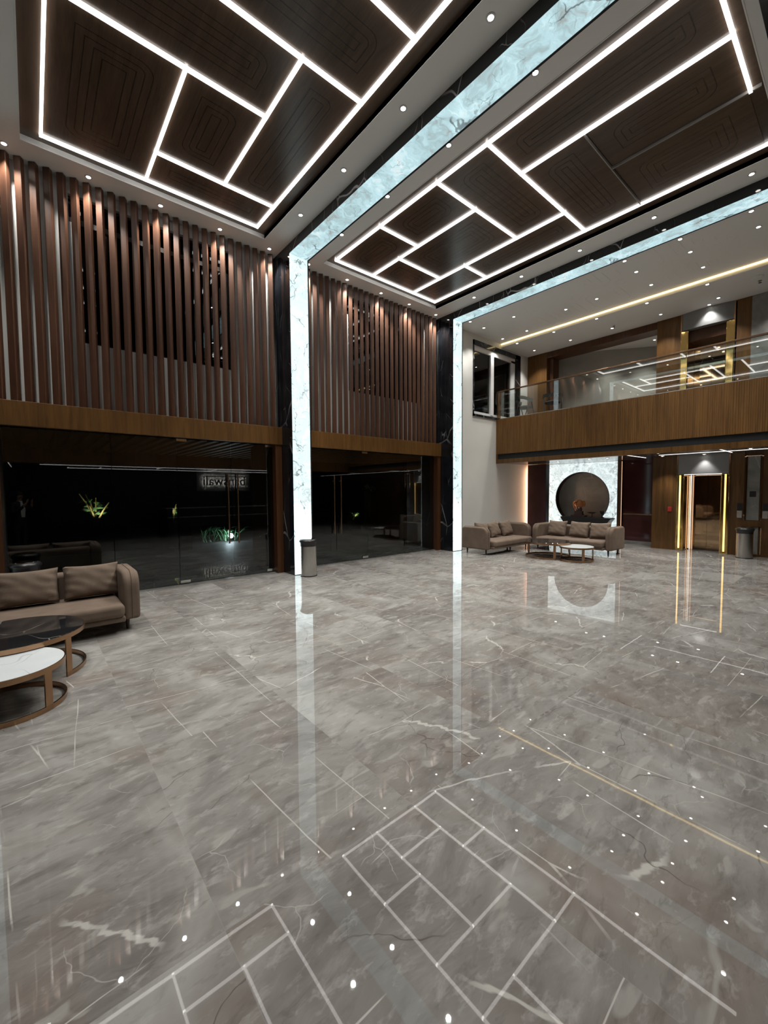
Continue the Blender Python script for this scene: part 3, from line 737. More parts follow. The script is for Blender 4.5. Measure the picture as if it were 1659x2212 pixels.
t = thing('silver_bowl', 'shallow silver bowl on a stem, beside the carved figure', 'bowl', (12.42, 5.27, 0.705))
MB().lathe([(0.07, 0), (0.07, 0.008), (0.012, 0.02), (0.012, 0.10)], 24).build('stem', 'statue_dark', t, smooth=True)
MB().lathe([(0.012, 0.10), (0.09, 0.115), (0.15, 0.15), (0.145, 0.152), (0.085, 0.125), (0.002, 0.115)], 32).build('dish', 'chrome', t, smooth=True)
t = MB().lathe([(0.05, 0), (0.05, 0.01), (0.012, 0.03), (0.012, 0.08), (0.05, 0.12), (0.075, 0.19), (0.068, 0.19), (0.045, 0.125), (0.002, 0.1)], 24).build('dark_goblet', 'black', at=(0, 0, 0), smooth=True)
t.location = (12.42 * K, 4.98 * K, 0.705 * K); tag(t, 'dark goblet at the right end of the console shelf', 'goblet', None, 'thing')

# ------------------------------------------------------------------ lifts
def lift(label, z0, ztop, zlint, lit):
    t = thing('lift_entrance', label, 'lift', (XE, 2.615, z0))
    H = zlint - z0; HT = ztop - z0
    # softly curved plaster lintel
    m = MB(); ns = 14; pr = []
    for i in range(ns + 1):
        s_ = i / ns; pr.append((-0.02 - 0.06 * math.sin(PI * s_), -0.485 + 0.965 * s_))
    pr += [(0.5, 0.48), (0.5, -0.485)]
    m.prism(pr, H, HT); m.build('lintel', 'grey_plaster', t, smooth=True)
    for sgn in (-1, 1):
        yc = sgn * 0.43
        m = MB().box(-0.03, min(yc - 0.08, yc + 0.08), 0, 0.52, max(yc - 0.08, yc + 0.08), H - 0.006)
        m.build('pilaster', 'gold', t, bevel=0.02, seg=3)
        if lit:
            bx(-0.037, yc + sgn * 0.005 - 0.016, 0.06, -0.028, yc + sgn * 0.005 + 0.016, H - 0.02).build('light_strip', 'led_gold', t)
        bx(-0.02, sgn * 0.50 - 0.014, 0, 0.1, sgn * 0.50 + 0.014, HT).build('edge_trim', 'bronze', t)
    if lit:
        bx(0.47, 0.331, 0.0, 0.485, 0.340, H - 0.01).build('light_strip', 'led_low', t)
        bx(0.49, 0.285, 0.0, 0.50, 0.295, H - 0.01).build('light_strip', 'led_copper', t)
        bx(-0.02, -0.36, H - 0.012, 0.0, 0.36, H - 0.002).build('light_strip', 'led_low', t)
    else:
        bx(0.10, -0.35, H - 0.26, 0.52, 0.35, H - 0.0).build('header_panel', 'jamb', t)
    for s0, s1 in ((-0.35, -0.002), (0.002, 0.35)):
        bx(0.52, s0, 0.0, 0.54, s1, H).build('door_leaf', 'bronze_mirror', t)
    return t
lift('lower lift with bronze mirror doors and glowing amber pilasters', 0.0, 2.31, 1.86, True)
lift('upper lift behind the balcony glass, under a grey curved lintel', 3.57, 5.70, 5.30, False)

t = thing('marble_inset', 'tall grey marble inset with a small screen, right of the lower lift', 'wall panel', (XE, 1.70, 0.8))
bx(0.035, -0.10, 0, 0.06, 0.11, 1.42).build('slab', 'grey_marble', t)
for s0, s1 in ((-0.155, -0.13), (0.135, 0.16)): bx(0.0, s0, -0.01, 0.06, s1, 1.44).build('mirror_edge', 'bronze_mirror', t)
bx(0.0, -0.155, 1.42, 0.06, 0.16, 1.44).build('mirror_edge', 'bronze_mirror', t)
bx(0.025, -0.045, 0.52, 0.036, 0.065, 0.645).build('screen', 'black', t)
t = thing('marble_inset', 'low grey marble inset behind the right bin', 'wall panel', (XE, 1.70, 0.05))
bx(0.035, -0.10, 0, 0.06, 0.11, 0.6).build('slab', 'grey_marble', t)
bx(0.0, -0.155, 0, 0.06, -0.14, 0.61).build('mirror_edge', 'bronze_mirror', t)
for yy, lab in ((1.92, 'lift call plate between the lower lift and the marble inset'), (1.49, 'lift call plate right of the marble inset')):
    t = thing('lift_call_plate', lab, 'call button', (XE, yy, 0.85), 0, 'lift call plates')
    bx(-0.012, -0.045, 0, 0, 0.045, 0.16).build('steel_plate', 'steel', t, bevel=0.003)
    bx(-0.012, -0.045, 0.163, 0, 0.045, 0.33).build('display', 'black', t, bevel=0.003)
    bx(-0.016, -0.008, 0.08, -0.011, 0.008, 0.096).build('button', 'lamp_white' if False else 'chrome', t)
t = bx(XE - 0.015, 3.215, 0.95, XE, 3.30, 1.065).build('fire_alarm_plate', 'red', bevel=0.004); tag(t, 'small red fire alarm plate on the teak beside the lower lift', 'alarm', None, 'thing')

# ------------------------------------------------------------------ east wall, upper floor
struct('wall_east.002', MB().box(XE, 6.56, 3.57, 12.35, 7.2, 5.72).box(XE, 3.13, 3.57, 12.6, 3.63, 5.72).box(XE, 1.83, 3.57, 12.6, 2.08, 5.72), 'oak')
struct('wall_east.003', MB().box(XE + .02, 3.6, 5.52, 12.6, 6.6, 5.72).box(12.25, 6.42, 3.57, 12.6, 6.56, 5.6), 'jamb')
struct('wall_east.004', MB().box(XE, -4.5, 3.57, 12.6, 1.83, 5.72), 'grey_marble')
struct('wall_east.005', MB().box(12.68, 1.9, 3.57, 12.8, 3.4, 5.72), 'teak_dark')
m = MB().prism([(12.35, 7.4), (12.64, 6.77), (13.25, 5.35), (14.2, 4.05), (15.2, 2.7), (15.4, 2.8), (14.4, 4.2), (13.4, 5.5), (12.8, 6.9), (12.45, 7.5)], 3.57, 5.72)
struct('wall_east.006', m, 'room_grey')
struct('ceiling.004', bx(12.5, 2.0, 5.68, 15.4, 7.5, 5.8), 'ceil')
struct('floor.001', bx(12.6, 2.0, 3.45, 15.4, 7.5, 3.57), 'under')
struct('wall_south', MB().box(12.6, 3.3, 3.57, 15.4, 3.4, 5.72), 'room_grey')
t = MB().lathe([(0.001, 0), (0.10, 0.0), (0.10, -0.01), (0.075, -0.02), (0.001, -0.02)], 24, cap=False).build('ceiling_speaker', 'ceil'); t.location = (11.15 * K, 1.62 * K, 5.70 * K)
tag(t, 'round white speaker cover in the balcony ceiling', 'speaker', None, 'thing')
t0 = thing('sprinkler', 'small sprinkler head in the balcony ceiling, before the grey marble', 'sprinkler', (11.373, 1.61, 5.70), 0, 'sprinklers')
MB().lathe([(0.03, 0), (0.03, -0.008), (0.01, -0.012), (0.01, -0.04)], 12).build('neck', 'steel', t0); MB().lathe([(0.028, -0.045), (0.028, -0.04)], 12).build('deflector', 'brown_dark', t0)
dup(t0, (11.51, 4.424, 5.70), None, 'small sprinkler head in the balcony ceiling, above the upper opening')

# upstairs chairs
def lounge_chair(label, x, y, rz):
    t = thing('balcony_chair', label, 'chair', (x, y, 3.57), rz, 'chairs on the balcony')
    m = MB().prism([(0.2 * math.cos(a), 0.2 * math.sin(a)) for a in [2 * PI * k / 20 for k in range(20)]], 0.30, 0.36)
    m.build('seat', 'chair_seat', t, bevel=0.02, seg=3)
    pts = [(0.24 * math.cos(a), 0.24 * math.sin(a), 0.50 + 0.10 * max(0, math.sin(a))) for a in [math.radians(-20 + 220 * k / 18) for k in range(19)]]
    band = MB(); vs = []; fs = []
    for p in pts:
        r_ = math.hypot(p[0], p[1])
        for (dr, dz) in ((0, -0.045), (0.022, -0.04), (0.022, 0.045), (0, 0.05)):
            vs.append((p[0] * (1 + dr / r_), p[1] * (1 + dr / r_), p[2] + dz))
    for k in range(len(pts) - 1):
        for q in range(4): fs.append((k * 4 + q, k * 4 + (q + 1) % 4, (k + 1) * 4 + (q + 1) % 4, (k + 1) * 4 + q))
    fs += [(0, 1, 2, 3), tuple(len(vs) - 4 + q for q in (3, 2, 1, 0))]
    band.add(vs, fs).build('backrest', 'chair_seat', t, smooth=True)
    for s_ in (-1, 1):
        MB().tube([(s_ * 0.235, -0.02, 0.53), (s_ * 0.235, -0.17, 0.0)], [0.018, 0.013]).build('leg', 'chair_wood', t)
        MB().tube([(s_ * 0.235, 0.0, 0.53), (s_ * 0.225, 0.17, 0.0)], [0.018, 0.013]).build('leg', 'chair_wood', t)
    return t
lounge_chair('dark balcony chair nearest the white window', 11.0, 6.62, math.radians(70))
lounge_chair('dark round backed balcony chair before the upper opening', 10.98, 5.76, math.radians(-60))

# ------------------------------------------------------------------ downlights
def make_downlight(label, x, y, z, group, beam=1.0, ang=95):
    t = thing('downlight', label, 'downlight', (x, y, z), 0, group)
    MB().arc_bar(0.044, 0.028, -0.006, 0.002, 0, 2 * PI, 24).build('trim_ring', 'winframe', t, smooth=True)
    MB().lathe([(0.028, -0.0045), (0.028, -0.002)], 20).build('lens', 'lens', t)
    add_beam(t, beam, ang)
    return t
def add_beam(t, beam, ang):
    if beam <= 0: return
    l = bpy.data.lights.new('beam', 'SPOT'); l.energy = DOWN_SPOT * beam; l.spot_size = math.radians(ang); l.spot_blend = 0.7
    l.color = (0.985, 0.965, 0.905); l.shadow_soft_size = 0.035
    o = bpy.data.objects.new('beam', l); COL.objects.link(o); o.parent = t; o.location = (0, 0, -0.02 * K)
DL0 = None
def downlight(label, x, y, z, group, beam=1.0, ang=95):
    global DL0
    if DL0 is None: DL0 = make_downlight(label, x, y, z, group, 0); t = DL0
    else: t = dup(DL0, (x, y, z), None, label, group)
    return t, beam, ang
lights = []
for k, x in enumerate((3.354, 2.498, 1.626, 0.745, -0.103)):
    lights.append(downlight('downlight above the left slat screen, %s from the middle portal' % ORD[k], x, 7.03, HC, 'downlights over the slat screens', 0.85))
for k, x in enumerate((7.665, 6.768, 5.925, 5.031, 4.14)):
    lights.append(downlight('downlight above the right slat screen, %s from the far portal' % ORD[k], x, 7.03, HC, 'downlights over the slat screens', 0.85))
for k, y in enumerate((5.882, 4.714, 3.55, 2.386, 1.22)):
    lights.append(downlight('downlight left of the first glowing beam, %s from the slats' % ORD[k], 3.337, y, HC, 'downlights along the first beam'))
    lights.append(downlight('downlight right of the first glowing beam, %s from the slats' % ORD[k], 4.108, y, HC, 'downlights along the first beam'))
    lights.append(downlight('downlight left of the second glowing beam, %s from the slats' % ORD[k], 7.652, y - 0.01, HC, 'downlights along the second beam'))
    lights.append(downlight('downlight left of the left coffer, %s from the slats' % ORD[k], -0.2, y, HC, 'downlights outside the picture'))
rows = [(8.649, (6.756, 3.158, 2.282, 1.357), 'row nearest the second beam'), (9.25, (6.778, 5.886, 3.159, 2.279, 1.354), 'second row from the second beam'),
        (9.84, (4.863, 4.156), 'middle pair between the grooves'), (10.07, (3.149, 2.266), 'pair left of the warm cove line'), (10.32, (6.919, 6.165), 'pair by the start of the cove line')]
for x, ys, lab in rows:
    for k, y in enumerate(ys):
        lights.append(downlight('balcony ceiling downlight, %s, %s from the white wall' % (lab, ORD[k]), x, y, HC, 'downlights in the balcony ceiling', 0.55))
for x, lab in ((10.73, 'row right of the warm cove line'), (11.67, 'row nearest the upper lift wall')):
    for k, y in enumerate((6.715, 5.62, 4.525, 3.433, 2.334, 1.24)):
        lights.append(downlight('balcony ceiling downlight, %s, %s from the white wall' % (lab, ORD[k]), x, y, 5.70, 'downlights in the balcony ceiling', 0.55))
for k, (x, y) in enumerate(((12.82, 4.87), (12.80, 4.086), (13.44, 4.088))):
    lights.append(downlight('downlight in the room behind the upper opening, %s' % ('left', 'middle', 'right')[k], x, y, 5.68, 'downlights beyond the upper opening', 0.6))
lights.append(downlight('downlight washing the grey lintel of the upper lift', 11.93, 2.55, 5.70, 'downlights over the lifts', 0.32))
for k, (x, y) in enumerate(((10.72, 3.143), (11.72, 3.331), (10.70, 2.652), (11.93, 2.556), (11.0, 1.608), (11.19, 4.39), (11.12, 4.808), (11.44, 5.822))):
    lab = ['before the maroon panel', 'before the teak left of the lower lift', 'at the front edge before the lower lift', 'washing the grey lintel of the lower lift', 'before the marble inset',
           'before the right side of the onyx wall', 'before the middle of the onyx wall', 'before the left side of the onyx wall'][k]
    lights.append(downlight('soffit downlight under the balcony, ' + lab, x, y, 2.31, 'downlights under the balcony', 0.16 if k == 3 else 0.4, 90))
for t, b, a in lights: add_beam(t, b, a)

# ------------------------------------------------------------------ seating
def sofa(label, x, y, rz):
    t = thing('sofa', label, 'sofa', (x, y, 0), rz, 'taupe three seat sofas')
    Wd = 0.975
    bx(-0.82, -0.46, 0.13, 0.82, 0.30, 0.19).build('seat_base', 'sofa', t, bevel=0.015, seg=3)
    bx(-0.815, -0.49, 0.185, 0.815, 0.28, 0.325).build('seat_cushion', 'sofa', t, bevel=0.045, seg=4)
    bx(-0.83, 0.24, 0.13, 0.83, 0.37, 0.615).build('backrest', 'sofa', t, bevel=0.05, seg=4)
    def prof(y0, y1, z0, z1, rf, rb, n=8):
        p = [(y0, z0), (y1, z0)]
        p += [(y1 - rb + rb * math.cos(a), z1 - rb + rb * math.sin(a)) for a in [PI / 2 * i / n for i in range(n + 1)]]
        p += [(y0 + rf + rf * math.cos(a), z1 - rf + rf * math.sin(a)) for a in [PI / 2 + PI / 2 * i / n for i in range(n + 1)]]
        return p
    for s_ in (-1, 1):
        a = MB().prism_x(prof(-0.37, 0.375, 0.12, 0.645, 0.16, 0.09), min(s_ * 0.82, s_ * Wd), max(s_ * 0.82, s_ * Wd)).build('armrest', 'sofa', t, bevel=0.035, seg=4)
        pp = prof(-0.374, 0.379, 0.125, 0.648, 0.16, 0.09)
        MB().tube([(s_ * 0.9, a_, b_) for a_, b_ in pp[2:]] + [(s_ * .9, -0.374, 0.14)], 0.005, 6).build('piping', 'sofa', a)
    for lx in (-0.86, 0.86):
        for ly in (-0.27, 0.28): MB().lathe([(0.012, 0), (0.026, 0.14)], 14, (lx, ly)).build('leg', 'leg', t, smooth=True)
    MB().lathe([(0.012, 0), (0.026, 0.14)], 14, (0, -0.36)).build('leg', 'leg', t, smooth=True)
    return t
def pillow_mesh(w, h, d, seed):
    rnd = random.Random(seed); n = 18; vs = []; fs = []
    ph = [rnd.uniform(0, 6.28) for _ in range(6)]
    def pt(u, v, side):
        ex = 1 - 0.07 * (1 - abs(u)) * (abs(v) ** 4); ey = 1 - 0.09 * (1 - u * u) * (abs(v) ** 3)
        th = ((1 - u ** 4) * (1 - v ** 4)) ** 0.55
        wr = 0.006 * math.sin(9 * u + ph[0] + 3 * v) * math.sin(6 * v + ph[1]) + 0.007 * math.sin(14 * v + 4 * u + ph[2]) * (abs(u) ** 1.5)
        return (u * w / 2 * (1 - 0.05 * (1 - v * v) * abs(u) ** 4), side * (d / 2 * th + wr * min(1, th * 2)), v * h / 2 * ey)
    for side in (-1, 1):
        for i in range(n + 1):
            for j in range(n + 1): vs.append(pt(-1 + 2 * i / n, -1 + 2 * j / n, side))
    o = (n + 1) ** 2
    for i in range(n):
        for j in range(n):
            a = i * (n + 1) + j
            fs.append((a, a + n + 1, a + n + 2, a + 1)); fs.append((o + a, o + a + 1, o + a + n + 2, o + a + n + 1))
    m = MB().add(vs, fs)
    ob = m.build('cushion', 'pillow', smooth=True)
    bm = bmesh.new(); bm.from_mesh(ob.data); bmesh.ops.remove_doubles(bm, verts=bm.verts, dist=0.001); bmesh.ops.recalc_face_normals(bm, faces=bm.faces); bm.to_mesh(ob.data); bm.free()
    for p in ob.data.polygons: p.use_smooth = True
    return ob
def cushion(label, base, rz, lx, ly, w, h, tilt, seed, roll=0.0):
    o = pillow_mesh(w, h, 0.17, seed)
    c, s_ = math.cos(rz), math.sin(rz)
    o.location = ((base[0] + lx * c - ly * s_) * K, (base[1] + lx * s_ + ly * c) * K, (0.335 + h / 2 * math.cos(tilt)) * K)
    o.rotation_euler = (Matrix.Rotation(rz, 3, 'Z') @ Matrix.Rotation(-tilt, 3, 'X') @ Matrix.Rotation(roll, 3, 'Y')).to_euler()
    return tag(o, label, 'cushion', 'loose cushions on the sofas', 'thing')
SA, SB, SC = (-0.105, 5.57), (8.93, 6.09), (10.20, 4.70)
sofa('near taupe sofa before the left glass front', *SA, 0)
sofa('far taupe sofa along the white wall', *SB, 0)
sofa('far taupe sofa before the glowing onyx wall', *SC, -PI / 2)
for k, (lx, nm) in enumerate(((-0.56, 'left'), (0.03, 'middle'), (0.585, 'right'))):
    cushion('taupe cushion on the near sofa, %s' % ('at its left end, outside the picture' if k == 0 else 'at the picture edge' if k == 1 else 'against its right arm'), SA, 0, lx, 0.12, 0.52, 0.38, math.radians(18), 10 + k)
for k, (lx, nm) in enumerate(((-0.52, 'leaning behind its left arm'), (-0.05, 'in its middle'), (0.5, 'standing against its right arm'))):
    cushion('taupe cushion on the white wall sofa, ' + nm, SB, 0, lx, 0.10, 0.46, 0.40, math.radians(20), 20 + k, math.radians((6, -9, -6)[k]))
for k, (lx, nm) in enumerate(((-0.53, 'leftmost'), (0.03, 'in the middle'), (0.53, 'behind its right arm'))):
    cushion('taupe cushion on the sofa before the onyx, ' + nm, SC, -PI / 2, lx, 0.10, 0.48, 0.40, math.radians(18), 30 + k, math.radians((0, 2, -4)[k]))

# ------------------------------------------------------------------ coffee tables
def table(label, x, y, r, h, mat, full):
    t = thing('coffee_table', label, 'coffee table', (x, y, 0), 0, 'round nesting coffee tables')
    MB().lathe([(r - 0.012, h - 0.022), (r - 0.008, h - 0.018), (r - 0.008, h - 0.003), (r - 0.011, h)], 72).build('tabletop', mat, t, smooth=True)
    MB().arc_bar(r, r - 0.008, h - 0.040, h - 0.002, 0, 2 * PI, 72).build('frame_ring', 'bronze', t, smooth=True)
    a0, a1 = math.radians(-47), math.radians(227)
    if full: MB().arc_bar(r, r - 0.012, 0, 0.036, 0, 2 * PI, 72).build('base_ring', 'bronze', t, smooth=True)
    else: MB().arc_bar(r, r - 0.012, 0, 0.036, a0, a1, 60).build('base_ring', 'bronze', t, smooth=True)
    for a in (a0, math.radians(90), a1):
        dw = 0.027 / r
        lo, hi = (a - dw, a + dw)
        if not full and a == a0: lo, hi = a, a + 2 * dw
        if not full and a == a1: lo, hi = a - 2 * dw, a
        MB().arc_bar(r - 0.001, r - 0.011, 0.0, h - 0.03, lo, hi, 4).build('leg', 'bronze', t)
    return t
table('black topped round coffee table before the near sofa', -0.165, 4.57, 0.485, 0.355, 'top_black', False)
table('small white topped round coffee table, nested under the near black one', -0.19, 3.885, 0.338, 0.308, 'top_white', True)
table('black topped round coffee table between the far sofas', 8.86, 4.71, 0.485, 0.355, 'top_black', False)
table('small white topped round coffee table, nested under the far black one', 8.80, 4.04, 0.338, 0.308, 'top_white', True)

# ------------------------------------------------------------------ bins
def bin_(label, x, y):
    t = thing('litter_bin', label, 'bin', (x, y, 0), 0, 'steel litter bins')
    MB().lathe([(0.141, 0.012), (0.141, 0.545)], 40).build('body', 'steel', t, smooth=True)
    MB().lathe([(0.147, 0), (0.147, 0.014), (0.142, 0.018)], 40).build('base_ring', 'black', t, smooth=True)
    m = MB().lathe([(0.143, 0.535), (0.146, 0.59), (0.165, 0.622), (0.163, 0.632), (0.145, 0.655), (0.118, 0.662)], 40)
    m.build('lid', 'black', t, smooth=True)
    MB().lathe([(0.12, 0.655), (0.118, 0.667), (0.06, 0.674), (0.002, 0.676)], 40).build('swing_flap', 'chrome', t, smooth=True)
    return t
bin_('steel bin with black lid before the middle portal', 3.735, 6.50)
bin_('steel bin with black lid before the marble inset at the right', 11.75, 1.76)
bin_('steel bin with black lid behind the near sofa by the glass', -0.10, 6.72)

# ------------------------------------------------------------------ back of the hall (seen in the reflections)
struct('wall_south.001', bx(-5.2, -4.4, 0, 12.6, -4.2, 6.1), 'brown_dark')
struct('slab.001', MB().box(-5.2, -4.3, 2.33, XF - 0.05, -0.15, 3.5), 'under', 'rear mezzanine slab above the reception')
t = bx(-5.2, -0.15, 2.33, XF - 0.05, -0.12, 3.5).build('mezzanine_fascia', 'oak'); tag(t, 'teak front of the rear mezzanine', 'fascia', None, 'thing')
t = thing('soffit_light_lines', 'white light lines over the reception, seen mirrored in the glass', 'light strip', (3, -1.5, 2.33))
for q in ((0.2, -0.75, 8.0, -0.75), (0.9, -2.35, 8.0, -2.35), (0.9, -2.35, 0.9, -1.9), (1.72, -2.2, 1.72, -1.6), (3.3, -1.5, 3.3, -0.75), (5.2, -2.35, 5.2, -1.2), (-0.45, -2.6, -0.45, 0.0 - 0.2)):
    rel(bx(q[0] - 0.006, q[1] - 0.006, 2.32, q[2] + 0.006, q[3] + 0.006, 2.332), (3, -1.5, 2.33)).build('light_strip', 'led_dim', t)
t = thing('reception_desk', 'long dark reception desk with two pale edges, seen mirrored in the glass', 'desk', (6.05, -3.0, 0))
bx(-2.2, -0.3, 0.0, 2.2, 0.3, 0.9).build('body', 'brown_dark', t); bx(-2.25, -0.35, 0.9, 2.25, 0.35, 0.94).build('worktop', 'top_white', t)
bx(-2.2, 0.3, 0.55, 2.2, 0.33, 0.585).build('edge_strip', 'top_white', t)
# sign letters with a halo
def text_mesh(body, name, mat, size, off, extr, loc, rz, par=None):
    c = bpy.data.curves.new(name, 'FONT'); c.body = body; c.size = size * K; c.offset = off * K; c.extrude = extr * K; c.align_x = 'CENTER'; c.resolution_u = 3
    o = bpy.data.objects.new(name, c); COL.objects.link(o)
    dg = bpy.context.evaluated_depsgraph_get(); me = bpy.data.meshes.new_from_object(o.evaluated_get(dg))
    bpy.data.objects.remove(o); o2 = bpy.data.objects.new(name, me); COL.objects.link(o2); me.materials.clear(); me.materials.append(MT[mat])
    o2.location = tuple(a * K for a in loc); o2.rotation_euler = (PI / 2, 0, rz)
    if par: o2.parent = par
    return o2
t = thing('wall_sign', 'backlit black lettered sign on the reception wall, mirrored in the left glass', 'sign', (6.5, -4.16, 1.82))
text_mesh('banswali', 'lettering', 'black', 0.55, 0.006, 0.008, (0, 0.075, 0), PI, t)
text_mesh('banswali', 'halo_letters', 'sign_glow', 0.55, -0.004, 0.003, (0, 0.058, 0), PI, t)
bx(-0.95, 0.067, 0.36, 0.95, 0.083, 0.40).build('top_bar', 'black', t)
bx(-0.94, 0.055, 0.37, 0.94, 0.061, 0.39).build('halo_bar', 'sign_glow', t)
bx(-1.15, -0.02, -0.25, 1.15, 0.004, 0.65).build('backing_panel', 'grey_plaster', t)

# the photographer, mirrored faintly in the glass
def person(label, x, y, rz):
    t = thing('person', label, 'person', (x, y, 0), rz)
    V = []; E = []; Rr = []
    def v(p, r): V.append(p); Rr.append(r); return len(V) - 1
    def chain(start, pts):
        k = start
        for p, r in pts:
            q = v(p, r); E.append((k, q)); k = q
        return k
    pel = v((0, 0, 0.79), 0.125)
    chest = chain(pel, [((0, 0, 0.93), 0.115), ((0, 0.005, 1.08), 0.13), ((0, 0.0, 1.2), 0.125)])
    neck = chain(chest, [((0, 0.0, 1.29), 0.058), ((0, 0.015, 1.36), 0.05)])
    chain(neck, [((0, 0.025, 1.43), 0.075), ((0, 0.02, 1.50), 0.075)])
    for s_ in (-1, 1):
        hip = chain(pel, [((s_ * 0.085, 0, 0.72), 0.085), ((s_ * 0.095, 0.01, 0.42), 0.06), ((s_ * 0.10, -0.01, 0.10), 0.04), ((s_ * 0.10, 0.0, 0.04), 0.04), ((s_ * 0.11, 0.13, 0.03), 0.03)])
        chain(chest, [((s_ * 0.16, 0, 1.22), 0.06), ((s_ * 0.20, 0.04, 1.0), 0.048), ((s_ * 0.14, 0.20, 1.10), 0.038), ((s_ * 0.07, 0.31, 1.26), 0.027)])
    me = bpy.data.meshes.new('body'); me.from_pydata([tuple(a * K for a in p) for p in V], E, [])
    o = bpy.data.objects.new('body', me); COL.objects.link(o); o.parent = t
    sk = o.modifiers.new('skin', 'SKIN'); o.modifiers.new('sub', 'SUBSURF').levels = 2
    o.modifiers['sub'].render_levels = 2
    for i, d in enumerate(me.skin_vertices[0].data): d.radius = (Rr[i] * K * (1.25 if i < 4 else 1.0), Rr[i] * K); d.use_root = (i == 0)
    dg = bpy.context.evaluated_depsgraph_get(); bm_ = bpy.data.meshes.new_from_object(o.evaluated_get(dg))
    o.modifiers.clear(); o.data = bm_
    bm_.materials.clear()
    for k in ('suit', 'trouser', 'skin', 'white', 'shoe'): bm_.materials.append(MT[k])
    for p in bm_.polygons:
        c = p.center / K; p.use_smooth = True
        if c.z > 1.31: i = 2
        elif c.y > 0.27 and c.z > 0.9: i = 2
        elif c.z > 0.86: i = 3 if (abs(c.x) < 0.035 and c.y > 0.05) else 0
        elif c.z > 0.075: i = 1
        else: i = 4
        p.material_index = i
    MB().sphere((0, 0.0, 1.49), 0.088, 16, 12, (0.95, 1.05, 0.95)).build('hair', 'hair', t, smooth=True)
    MB().sphere((0, 0.10, 1.44), 0.016, 8, 6).build('nose', 'skin', t, smooth=True)
    for s_ in (-1, 1):
        h0 = Vector((s_ * 0.07, 0.31, 1.27))
        hm = MB().sphere((s_ * 0.066, 0.32, 1.29), 0.035, 10, 8, (0.5, 0.7, 1.1))
        for q in range(4):
            z = 1.31 + 0.018 * q; hm.tube([(s_ * 0.068, 0.325, z - 0.02), (s_ * 0.062, 0.352, z), (s_ * 0.05, 0.36, z + 0.004)], [0.008, 0.0075, 0.006], 6)
        hm.tube([(s_ * 0.062, 0.31, 1.27), (s_ * 0.045, 0.325, 1.30), (s_ * 0.035, 0.33, 1.325)], [0.01, 0.009, 0.007], 6)
        hm.build('hand', 'skin', t, smooth=True)
    return t
pd = math.radians(-40.3)
person('person in a dark suit taking the photograph, mirrored in the left glass', -0.27, -0.36, pd)

# ------------------------------------------------------------------ outside in the night
struct('floor.002', bx(-8, 7.3, -0.14, 22, 24, -0.004), 'stone_out')
m = MB().box(-2, 7.55, 2.46, 9.5, 11.2, 2.55)
for k in range(52): m.box(-1.9 + 0.2 * k, 7.6, 2.41, -1.9 + 0.2 * k + 0.09, 11.0, 2.465)
struct('ceiling.005', m, 'porch', 'dark ribbed porch ceiling outside the glass')
struct('wall_outside.003', MB().box(-8, 20, 0, 22, 20.3, 8), 'night')
for k, (x, y, lab) in enumerate(((-0.2, 11.5, 'left'), (2.43, 11.5, 'middle'), (2.88, 11.5, 'right'))):
    t = bx(x, y, 0, x + 0.28, y + 0.28, 2.5).build('porch_post', 'night'); tag(t, 'dim porch post outside the left glass, %s of three' % lab, 'post', 'porch posts', 'thing')
t = bx(-1.6, 12.75, 0, 3.35, 13.6, 0.68).build('planter_wall', 'night'); tag(t, 'dark planter wall under the lit canes outside', 'planter', None, 'thing')
def canes(label, x, y, z, n, hgt, seed, watts):
    rr = random.Random(seed); t = thing('cane_plant', label, 'plant', (x, y, z), 0, 'lit canes outside')
    m = MB(); lf = MB()
    for k in range(n):
        a = rr.uniform(-1.0, 1.0); hh = hgt * rr.uniform(0.6, 1.1); b = rr.uniform(-.25, .25)
        pts = [(0.03 * a + a * 0.45 * s_ ** 1.6 * hh, b * s_, hh * s_) for s_ in (0, .25, .5, .75, 1.0)]
        m.tube(pts, [0.028, 0.025, 0.022, 0.018, 0.012], 6)
        for q in range(7):
            s_ = rr.uniform(.5, 1.0); p = pts[min(4, int(s_ * 4))]; d = rr.uniform(0, 6.28); L = rr.uniform(.15, .3)
            tip = (p[0] + L * math.cos(d), p[1] + L * .5 * math.sin(d), p[2] + rr.uniform(-.1, .12))
            mid = [(p[i] + tip[i]) / 2 for i in range(3)]
            lf.add([p, (mid[0], mid[1], mid[2] + 0.035), tip, (mid[0], mid[1] + .01, mid[2] - 0.025)], [(0, 1, 2, 3)])
    m.build('cane', 'cane', t, smooth=True); lf.build('foliage', 'leaf', t)
    l = bpy.data.lights.new('uplight', 'SPOT'); l.energy = watts; l.spot_size = math.radians(70); l.spot_blend = 0.8; l.color = (1, 0.86, 0.5); l.shadow_soft_size = 0.03
    o = bpy.data.objects.new('uplight', l); COL.objects.link(o); o.parent = t; o.location = (0, -0.35 * K, 0.02); o.rotation_euler = (PI - 0.45, 0, 0)
canes('uplit yellow canes in the planter outside the left glass', 1.25, 13.1, 0.69, 7, 0.75, 4, 60)
canes('small uplit canes outside, left of the glass doors', 3.1, 13.2, 0.69, 4, 0.45, 9, 20)
for (x, y, h, nm) in ((9.4, 12.9, 0.4, 'low'), (10.3, 12.9, 1.5, 'tall')):
    t = bx(x - 0.2, y - 0.2, 0, x + 0.2, y + 0.2, h).build('planter_box', 'night'); tag(t, '%s dark planter box outside the middle glass' % nm, 'planter', None, 'thing')
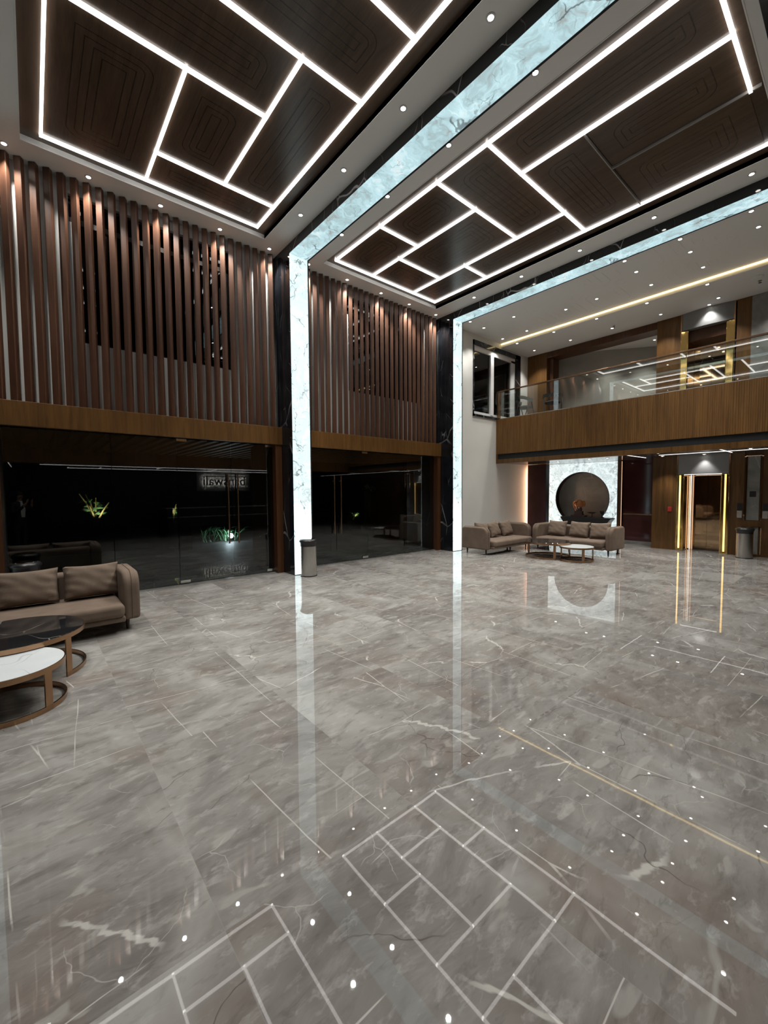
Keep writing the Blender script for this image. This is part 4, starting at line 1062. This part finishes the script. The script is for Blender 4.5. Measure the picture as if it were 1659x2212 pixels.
canes('pale leaf clump outside the middle glass, standing low', 9.4, 12.9, 0.4, 4, 0.35, 12, 25)
canes('pale leaf clump outside the middle glass, on the tall planter', 10.3, 12.9, 1.5, 3, 0.3, 15, 20)
def fern(label, x, y, n, hgt, seed):
    rr = random.Random(seed); t = thing('garden_plant', label, 'plant', (x, y, 0)); lf = MB()
    for k in range(n):
        a = rr.uniform(0, 2 * PI); L = hgt * rr.uniform(.4, 1.5); b0 = (rr.uniform(-.5, .5), rr.uniform(-.12, .12))
        prev = None
        for q in range(7):
            s_ = q / 6; r_ = L * .75 * s_; z = L * (1.5 * s_ - 1.15 * s_ * s_); w = 0.010 * (1 - s_ * .85)
            c = (b0[0] + r_ * math.cos(a), b0[1] + r_ * math.sin(a), z + .01); nx, ny = -math.sin(a) * w, math.cos(a) * w
            cur = ((c[0] - nx, c[1] - ny, c[2]), (c[0] + nx, c[1] + ny, c[2] + .006))
            if prev: lf.add([prev[0], prev[1], cur[1], cur[0]], [(0, 1, 2, 3)])
            prev = cur
    lf.build('blades', 'leaf', t); return t
fern('green strappy plant lit by a floodlight outside the left glass doors', 4.35, 12.9, 60, 0.6, 5)
t = thing('floodlight', 'small garden floodlight among the green leaves outside', 'floodlight', (4.62, 12.75, 0))
MB().lathe([(0.05, 0), (0.05, 0.02), (0.015, 0.03), (0.015, 0.12)], 12).build('stake', 'black', t)
MB().sphere((0, 0, 0.17), 0.075, 12, 8).build('lamp_head', 'lamp_white', t)
l = bpy.data.lights.new('flood', 'POINT'); l.energy = 45; l.color = (.8, .92, 1); l.shadow_soft_size = 0.06
o = bpy.data.objects.new('flood', l); COL.objects.link(o); o.parent = t; o.location = (-0.1 * K, -0.12 * K, 0.3 * K)
t = thing('bollard_lamp', 'white globe lamp on a thin post far outside the left glass', 'lamp', (5.96, 13.0, 0))
MB().tube([(0, 0, 0), (0, 0, 1.3)], 0.02).build('post', 'black', t); MB().sphere((0, 0, 1.36), 0.055, 12, 8).build('globe', 'lamp_white', t)
